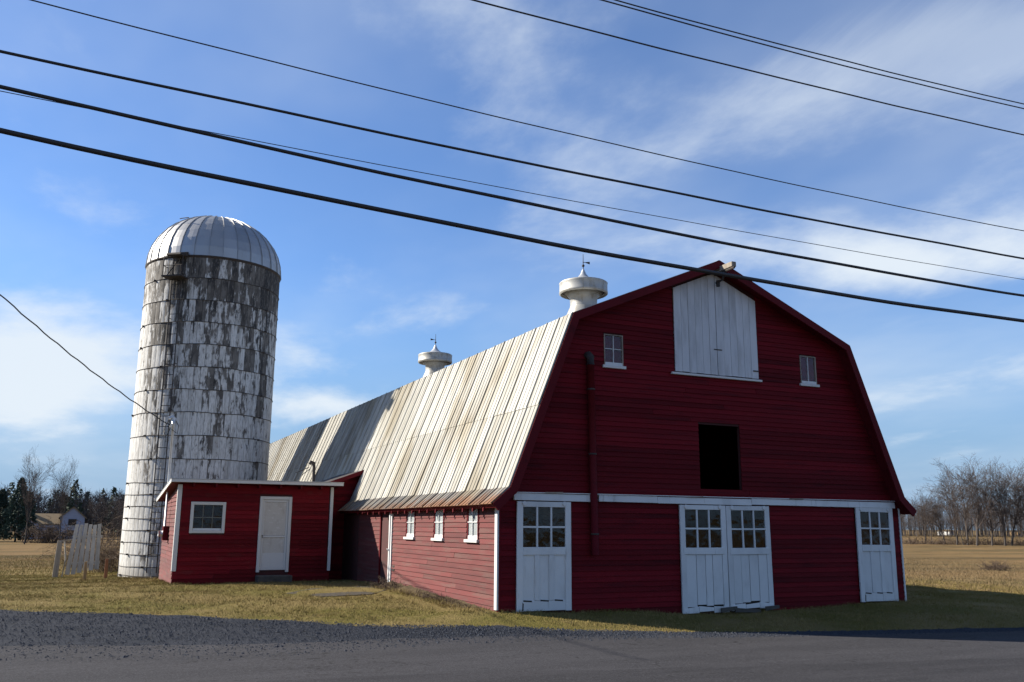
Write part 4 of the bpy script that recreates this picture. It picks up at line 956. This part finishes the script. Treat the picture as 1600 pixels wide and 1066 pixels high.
# right-hand row: along the field boundary
RIGHT = [(161, 133, 11, 4, 'bare tree showing just past the barn eave'), (163.5, 128, 13.5, 0, 'bare spreading tree nearest the barn eave'), (167, 126, 14, 2, 'forked bare tree beside the gap near the barn'), (166, 122, 17, 1, 'bare tree left of the broadest crown on the right'),
         (163, 117, 19.5, 0, 'broadest bare tree crown on the right, tallest of the row'), (162, 114, 20, 2, 'tall many-stemmed bare tree at the centre of the right row'), (166, 113.5, 17, 4, 'bare tree just right of the tallest crowns'), (168, 112, 17.5, 1, 'narrow bare tree before the right edge'),
         (171.5, 113, 19, 2, 'large bare tree near the right edge of the view'), (174, 111, 20, 0, 'bare tree cut off by the right edge'), (178, 112, 18, 4, 'bare tree beyond the right edge of the row'), (169, 131, 9, 3, 'slim bare sapling at the edge of the tan field'), (165, 119.5, 8, 3, 'small bare sapling under the broadest crown')]
for k, (x, y, h, p, lab) in enumerate(RIGHT): bare_tree(x, y, h * 1.08, p, k * 1.7, lab, 'bare trees along the field edge at the right')
# underbrush at their feet
r = random.Random(31); mb = MB()
for k in range(1500):
    t_ = r.random(); x = 150 + 40 * t_ + r.gauss(0, 2.5); y = 138 - 34 * t_ + r.gauss(0, 2.5) + 2; h = r.uniform(.4, 2.2) * r.random() + .5; p = Vector((x, y, -1.65))
    mb.tube([p, p + Vector((r.gauss(0, .35), r.gauss(0, .35), h*.6)), p + Vector((r.gauss(0, .7), r.gauss(0, .7), h))], [.05, .035, .01], 3, False)
tag(link('underbrush', mb.mesh('underbrush'), m_bramble), 'brown underbrush along the far edge of the tan field', 'underbrush', None, 'stuff')

# evergreens
def gen_ever(seed, H, Rb):
    r = random.Random(seed); tr = MB().tube([(0, 0, -.2), (0, 0, H * .95)], [H*.018, .02], 6); cr = MB()
    for k in range(2600):
        f = r.random() ** .75; z_ = H * (.03 + .97 * f); rad = Rb * (1 - f) ** .75 * (.75 + .35 * math.sin(z_ * 2.3 + seed) * .5 + .25*r.random()) + .08
        a = r.random() * 6.283; q = rad * r.uniform(.55, 1.05) * (1 + .18 * math.sin(3 * a + z_ * .9 + seed)); c = Vector((q * math.cos(a), q * math.sin(a), z_)); s = r.uniform(.22, .5) * (1 - .35 * f)
        o = Vector((math.cos(a), math.sin(a), r.uniform(-.5, .15))).normalized(); t1 = Vector((-math.sin(a), math.cos(a), r.gauss(0, .3))).normalized()
        b0 = len(cr.v); cr.v += [tuple(c - t1*s*.5), tuple(c + t1*s*.5), tuple(c + o*s*1.3), tuple(c + Vector((0, 0, s*.55)))]; cr.f += [(b0, b0+1, b0+2), (b0, b0+3, b0+1), (b0+1, b0+3, b0+2), (b0, b0+2, b0+3)]
    a = tr.mesh('trunk'); a.materials.append(m_bark); b = cr.mesh('crown'); b.materials.append(m_ever); return a, b
EV = [gen_ever(3, 11, 3.4), gen_ever(9, 11, 2.6)]
def evergreen(x, y, h, k, w, lab, grp='dark evergreens at the left edge'):
    r = empty('evergreen_tree', (x, y, gz(x, y)), lab, 'tree', grp); s = h / 11; r.scale = (s*w, s*w, s); r.rotation_euler = (0, 0, x)
    for nm, me in zip(('trunk', 'crown'), EV[k]):
        o = bpy.data.objects.new(nm, me); col.objects.link(o); o.parent = r
evergreen(-22.6, 172, 9.5, 0, 1.0, 'dark evergreen cut off by the left edge')
evergreen(-19.6, 170, 11.5, 0, .85, 'tallest dark evergreen at the left edge')
evergreen(-18.0, 172, 9, 1, .95, 'rounded dark evergreen nearest the distant house')
evergreen(-24.6, 175, 11, 1, 1.1, 'dark evergreen behind the one at the left edge')

# distant house
m_hwall = wmat('pale blue clapboard', (.26, .29, .37), .9, [((1, 1, 6), .45, .7, (.20, .23, .30), .6)]); m_hroof = wmat('tan shingles', (0.1967, 0.1405, 0.0749), .95, [((1.5, 1.5, 3), .45, .7, (0.1405, 0.0983, 0.0562), .7)])
hs = empty('distant_house', (-11.3, 205, -1.6), 'distant pale blue house with a tan roof behind the lawn', 'house')
def gabled(x0, x1, y0, y1, zb, ze, zr, parent, ridge='y'):
    xm = (x0 + x1) / 2; ym = (y0 + y1) / 2
    if ridge == 'y':
        part('wall', MB().prism([(x0, zb), (x1, zb), (x1, ze), (xm, zr), (x0, ze)], 'y', y0, y1), m_hwall, parent)
        rf = MB(); 
        for a, s in ((x0, -1), (x1, 1)): rf.prism([(xm, zr + .02), (xm, zr + .2), (a + s*.4, ze - .25 + .2), (a + s*.4, ze - .25)], 'y', y0 - .35, y1 + .3)
    else:
        part('wall', MB().prism([(y0, zb), (y1, zb), (y1, ze), (ym, zr), (y0, ze)], 'x', x0, x1), m_hwall, parent)
        rf = MB()
        for a, s in ((y0, -1), (y1, 1)): rf.prism([(ym, zr + .02), (ym, zr + .2), (a + s*.4, ze - .25 + .2), (a + s*.4, ze - .25)], 'x', x0 - .3, x1 + .3)
    part('roof', rf, m_hroof, parent)
gabled(-13.4, -8.6, 203, 212, -1.8, 3.0, 5.2, hs, 'y')
gabled(-20.0, -13.45, 205, 212, -1.8, 1.7, 3.7, hs, 'x')
gabled(-20.3, -17.4, 202.5, 206, -1.8, 1.4, 2.9, hs, 'y')
for x, z_, w_, h in ((-11.0, 1.3, 1.6, 1.4), (-11.1, -.9, 1.5, 1.2), (-18.9, .2, 1.3, 1.1), (-15.2, -.3, 1.2, 1.1)):
    y_ = 203 if x > -13 else (202.5 if x < -17.4 else 205)
    wn_ = part('window', MB().box(x - w_/2, x + w_/2, y_ - .08, y_ - .01, z_, z_ + h), m_dark, hs)
    part('frame', MB().box(x - w_/2 - .1, x + w_/2 + .1, y_ - .06, y_ - .02, z_ - .12, z_ - .005), m_whiteclean, wn_)
part('chimney', MB().box(-20.3, -19.5, 208, 208.8, 2, 5.2), wmat('chimney brick', (.30, .22, .17), .9), hs)
# far small houses beyond the right-hand trees
for x, y, s, mm, lab in ((425, 333, .55, m_whiteclean, 'tiny white house far beyond the right-hand trees'), (480, 330, .5, m_stake1, 'tiny tan house far beyond the right-hand trees'), (508, 325, .6, m_whiteclean, 'tiny pale house farthest right beyond the trees')):
    h_ = empty('far_house', (x, y, -1.6), lab, 'house', 'far houses beyond the trees')
    part('wall', MB().prism([(x-3*s, -1.8), (x+3*s, -1.8), (x+3*s, 1.0*s), (x, 2.6*s), (x-3*s, 1.0*s)], 'y', y, y + 8), mm, h_)
    part('roof', MB().prism([(x-3.4*s, .9*s), (x, 2.75*s), (x+3.4*s, .9*s), (x, 2.62*s)], 'y', y - .3, y + 8.3), m_hroof, h_)
    part('window', MB().box(x - .6, x + .6, y - .05, y - .01, -.6, .5), m_dark, h_)

# far woods: one mass
def woods(name, n, fx, seed, lab, hmin, hmax, ever):
    r = random.Random(seed); mb = MB(); me_ = MB()
    for k in range(n):
        x, y = fx(r); h = r.uniform(hmin, hmax); p = Vector((x, y, -1.7)); mb.tube([p, p + Vector((r.gauss(0, .5), r.gauss(0, .5), h*.95))], [h*.009, h*.003], 3, False)
        if r.random() < ever:
            for _ in range(260):
                f = r.random(); rad = h*.2*(1-f)**.6*r.uniform(.5, 1.1); a = r.random()*6.28; c = p + Vector((rad*math.cos(a), rad*math.sin(a), h*(.12 + .9*f))); s = h*.028
                b0 = len(me_.v); me_.v += [tuple(c + Vector((r.gauss(0, s), r.gauss(0, s), r.gauss(0, s)))) for _ in range(3)]; me_.f.append((b0, b0+1, b0+2))
        else:
            for _ in range(46):
                f = r.uniform(.15, 1); a = r.random()*6.28; b_ = p + Vector((0, 0, h*f*.85)); l_ = h*r.uniform(.12, .3)*(1.15-f*.6); e = b_ + Vector((math.cos(a)*l_*.8, math.sin(a)*l_*.8, l_*r.uniform(.3, 1)))
                w_ = h*.006; b0 = len(mb.v); mb.v += [tuple(b_ + Vector((-w_, 0, 0))), tuple(b_ + Vector((w_, w_, 0))), tuple(e)]; mb.f.append((b0, b0+1, b0+2))
                for _ in range(3):
                    g_ = b_.lerp(e, r.uniform(.4, 1)); e2 = g_ + Vector((r.gauss(0, 1), r.gauss(0, 1), r.uniform(0, 1.2))) * l_*.35; b0 = len(mb.v); mb.v += [tuple(g_ + Vector((0, -w_*.6, 0))), tuple(g_ + Vector((w_*.6, w_*.6, 0))), tuple(e2)]; mb.f.append((b0, b0+1, b0+2))
    tag(link(name, mb.mesh(name), m_farwood), lab, 'woods', None, 'stuff')
    if me_.v: tag(link('far_pine_tops', me_.mesh('far_pine_tops'), m_ever), 'dark pine tops scattered in the far wood on the left', 'woods', None, 'stuff')
woods('far_woods', 850, lambda r: (r.uniform(-70, 60), r.uniform(232, 310)), 5, 'far grey-brown wood behind the house on the left', 9, 14, .15)
def far_right(r):
    th = R(r.uniform(24, 50)); d = r.uniform(440, 600); return CAM.x + d * math.cos(th), CAM.y + d * math.sin(th)
woods('far_woods', 1300, far_right, 6, 'far grey wood on the horizon behind the right-hand trees', 12, 20, 0)

# ------------------------------------------------------------------ grass, gravel
edge = _e
def grassmat():
    t = NT('winter grass blades'); p = t.pos(); at = t.n('ShaderNodeAttribute', attribute_name='tint')
    n1 = t.noise(p, .55, 4, .6)
    sp = t.n('ShaderNodeSeparateXYZ'); t.l(t.geo.outputs['Position'], sp.inputs[0])
    c = t.mix(t.rng(t.math('ADD', n1, t.math('MULTIPLY', t.math('SUBTRACT', at.outputs['Fac'], .5), .35)), .40, .62), (0.2439, 0.1796, 0.0738), (0.1452, 0.1244, 0.0295))
    c = t.mix(t.rng(at.outputs['Fac'], .72, .98, 0, .8), c, (0.3020, 0.2322, 0.1131)); c = t.mix(t.rng(at.outputs['Fac'], .25, .0, 0, .7), c, (0.0929, 0.0608, 0.0246))
    return t.fin(c, .9, 0, .1)
m_blade = grassmat()
def blades(name, n, xr, yr, hmin, hmax, wid, seed, lab, cond, mat=m_blade, clump=1):
    rs = np.random.RandomState(seed); x = rs.uniform(*xr, n); y = rs.uniform(*yr, n); k = cond(x, y, rs); x, y = x[k], y[k]; n = len(x)
    z_ = gz_arr(x, y) + lump(x, y)
    h = rs.uniform(hmin, hmax, n) * (1 + .5 * rs.rand(n) ** 4); a = rs.uniform(0, 6.283, n); ln = rs.normal(0, .55, (n, 2)) * h[:, None]; w_ = wid * rs.uniform(.7, 1.3, n)
    V = np.zeros((n, 3, 3)); V[:, 0] = np.stack([x - np.cos(a)*w_, y - np.sin(a)*w_, z_ - .01], 1); V[:, 1] = np.stack([x + np.cos(a)*w_, y + np.sin(a)*w_, z_ - .01], 1); V[:, 2] = np.stack([x + ln[:, 0], y + ln[:, 1], z_ + h], 1)
    me = bpy.data.meshes.new(name); me.vertices.add(3*n); me.vertices.foreach_set('co', V.reshape(-1)); me.loops.add(3*n); me.loops.foreach_set('vertex_index', np.arange(3*n, dtype=np.int32)); me.polygons.add(n)
    me.polygons.foreach_set('loop_start', np.arange(0, 3*n, 3, dtype=np.int32)); me.polygons.foreach_set('loop_total', np.full(n, 3, dtype=np.int32)); me.update(calc_edges=True)
    at = me.attributes.new('tint', 'FLOAT', 'POINT'); at.data.foreach_set('value', np.repeat(np.clip(rs.rand(n) + (.35 * np.exp(-np.clip(y - edge_y(x), 0, 9) / .5) if name == 'lawn_grass' else 0), 0, 1), 3).astype(np.float32))
    return tag(link(name, me, mat), lab, 'grass', None, 'stuff')
def free(x, y, rs):
    e = edge_y(x) + rs.normal(.10, .22, len(x)) + .15 * np.sin(x * 2.3) * np.sin(x * .9 + 1); inb = (x > -.06) & (x < 12.08) & (y > -.04); mhb = (x > -5.62) & (x < 0) & (y > 11.29) & (y < 16.4)
    pad = (np.hypot((x + 1.7) / 1.5, (y - 6.4) / 1.1) < 1.0); silo_ = np.hypot(x + 4.14, y - 20.6) < 2.72
    bare = (x > -1.0) & (x < .0) & (y > .5) & (rs.rand(len(x)) < .75)
    thin = (np.sin(x * 1.3 + 1.7 * np.sin(y * .9)) * np.sin(y * 1.15 + 1.3 * np.sin(x * .7)) > .62) & (rs.rand(len(x)) < .7)
    return (y > e) & ~thin & ~inb & ~mhb & ~(pad & (rs.rand(len(x)) < .85)) & ~silo_ & ~bare
blades('lawn_grass', 800000, (-14, 26), (-6.6, 24), .012, .040, .006, 3, 'short patchy winter grass around the barn', free)
blades('field_grass', 330000, (12.2, 75), (-6, 70), .03, .13, .010, 4, 'tan dry grass of the field right of the barn', lambda x, y, rs: (y > edge_y(x) + .2) & (np.hypot(x, y) > 20) & (y < x * 1.35 + 8) & (rs.rand(len(x)) < np.clip(30/np.hypot(x+8, y+18), .1, 1)), wmat('tan field grass', (0.1686, 0.1148, 0.0539), .95, [((.15, .3, .3), .42, .62, (0.1264, 0.0937, 0.0421), .8), ((1.2, 1.2, 1), .5, .7, (0.1967, 0.1452, 0.0796), .6)]))
blades('field_grass', 120000, (-30, -5), (22, 80), .03, .12, .010, 8, 'tan dry grass of the field behind the gate on the left', lambda x, y, rs: (rs.rand(len(x)) < np.clip(30/np.hypot(x+8, y+18), .1, 1)) & (np.hypot(x + 4.14, y - 20.6) > 2.8))
_t = np.random.RandomState(77); _tx = _t.uniform(-13, 24, 5200); _ty = _t.uniform(-6, 22, 5200)
def tufts(x, y, rs):
    k = rs.randint(0, len(_tx), len(x)); x[:] = _tx[k] + rs.normal(0, .035, len(x)); y[:] = _ty[k] + rs.normal(0, .035, len(x)); return free(x, y, rs) & (y > edge_y(x) + .15)
blades('grass_tufts', 90000, (0, 1), (0, 1), .035, .085, .005, 14, 'scattered taller tufts standing in the winter lawn', tufts)
def wallside(x, y, rs):
    g = (np.abs(y + .10) < .11) & (x > .05) & (x < 12.1); m_ = (np.abs(y - 11.17) < .12) & (x > -5.7) & (x < -.9) & ~((x > -3.3) & (x < -2.0)); s_ = (np.abs(x + .35) < .3) & (y > .2) & (y < 7.2); l_ = (np.abs(x + 5.75) < .14) & (y > 11.2) & (y < 16); rr_ = (np.abs(x - 12.2) < .14) & (y > -.1) & (y < 20); o_ = np.abs(np.hypot(x + 4.1, y - 20.6) - 2.85) < .14
    return (g | m_ | s_ | l_ | rr_ | o_) & (rs.rand(len(x)) < .25 + .75 * (np.sin(x * 3.1) * np.sin(y * 2.3 + x) > -.1))
blades('wall_weeds', 700000, (-7.2, 13), (-.5, 24), .025, .085, .005, 12, 'taller dead grass left along the foot of the walls', wallside)
# loose stones on the apron and at the road edge
rs = np.random.RandomState(21); mb = MB(); oct_ = [(1,0,0),(-1,0,0),(0,1,0),(0,-1,0),(0,0,1)]; of = [(0,2,4),(2,1,4),(1,3,4),(3,0,4)]
ea, aa = resample(EDGE), resample(ASPH)
n = 30000; cnt = 0
xs = rs.uniform(-14, 14, n*2); ts = rs.beta(1.0, 1.5, n*2) * 1.3
ey = np.interp(xs, edge[:, 0], edge[:, 1]); ay = np.interp(xs, [p[0] for p in ASPH], [p[1] for p in ASPH]); ys = ey + (ay - .35 - ey) * ts + rs.normal(0, .06, n*2); zs = gz_arr(xs, ys)
for x, y, z_ in zip(xs, ys, zs):
    s = rs.gamma(2.2, .0038) + .004; a = rs.rand() * 6.28; ca, sa = math.cos(a), math.sin(a); sx, sy_, sz = s*rs.uniform(.7, 1.3), s*rs.uniform(.7, 1.3), s*rs.uniform(.5, .9); b0 = len(mb.v)
    mb.v += [(x + (p[0]*sx*ca - p[1]*sy_*sa), y + (p[0]*sx*sa + p[1]*sy_*ca), z_ + (.016 if p[2] < 2 else 0) + .008 + p[2]*sz) for p in oct_]; mb.f += [(b0+i, b0+j, b0+k) for i, j, k in of]
m_stone = wmat('crushed bluestone', (0.0298, 0.0336, 0.0425), .9, [((40, 40, 40), .4, .65, (0.0603, 0.0656, 0.0790), .9), ((25, 25, 25), .58, .72, (0.0153, 0.0176, 0.0230), .8)], 0, 0, None, 0, .08)
tag(link('gravel', mb.mesh('gravel'), m_stone), 'loose blue-grey gravel along the edge of the lawn', 'gravel', None, 'stuff')
print('objects', len(bpy.data.objects), 'tris', sum(len(o.data.polygons) for o in bpy.data.objects if o.type == 'MESH'))
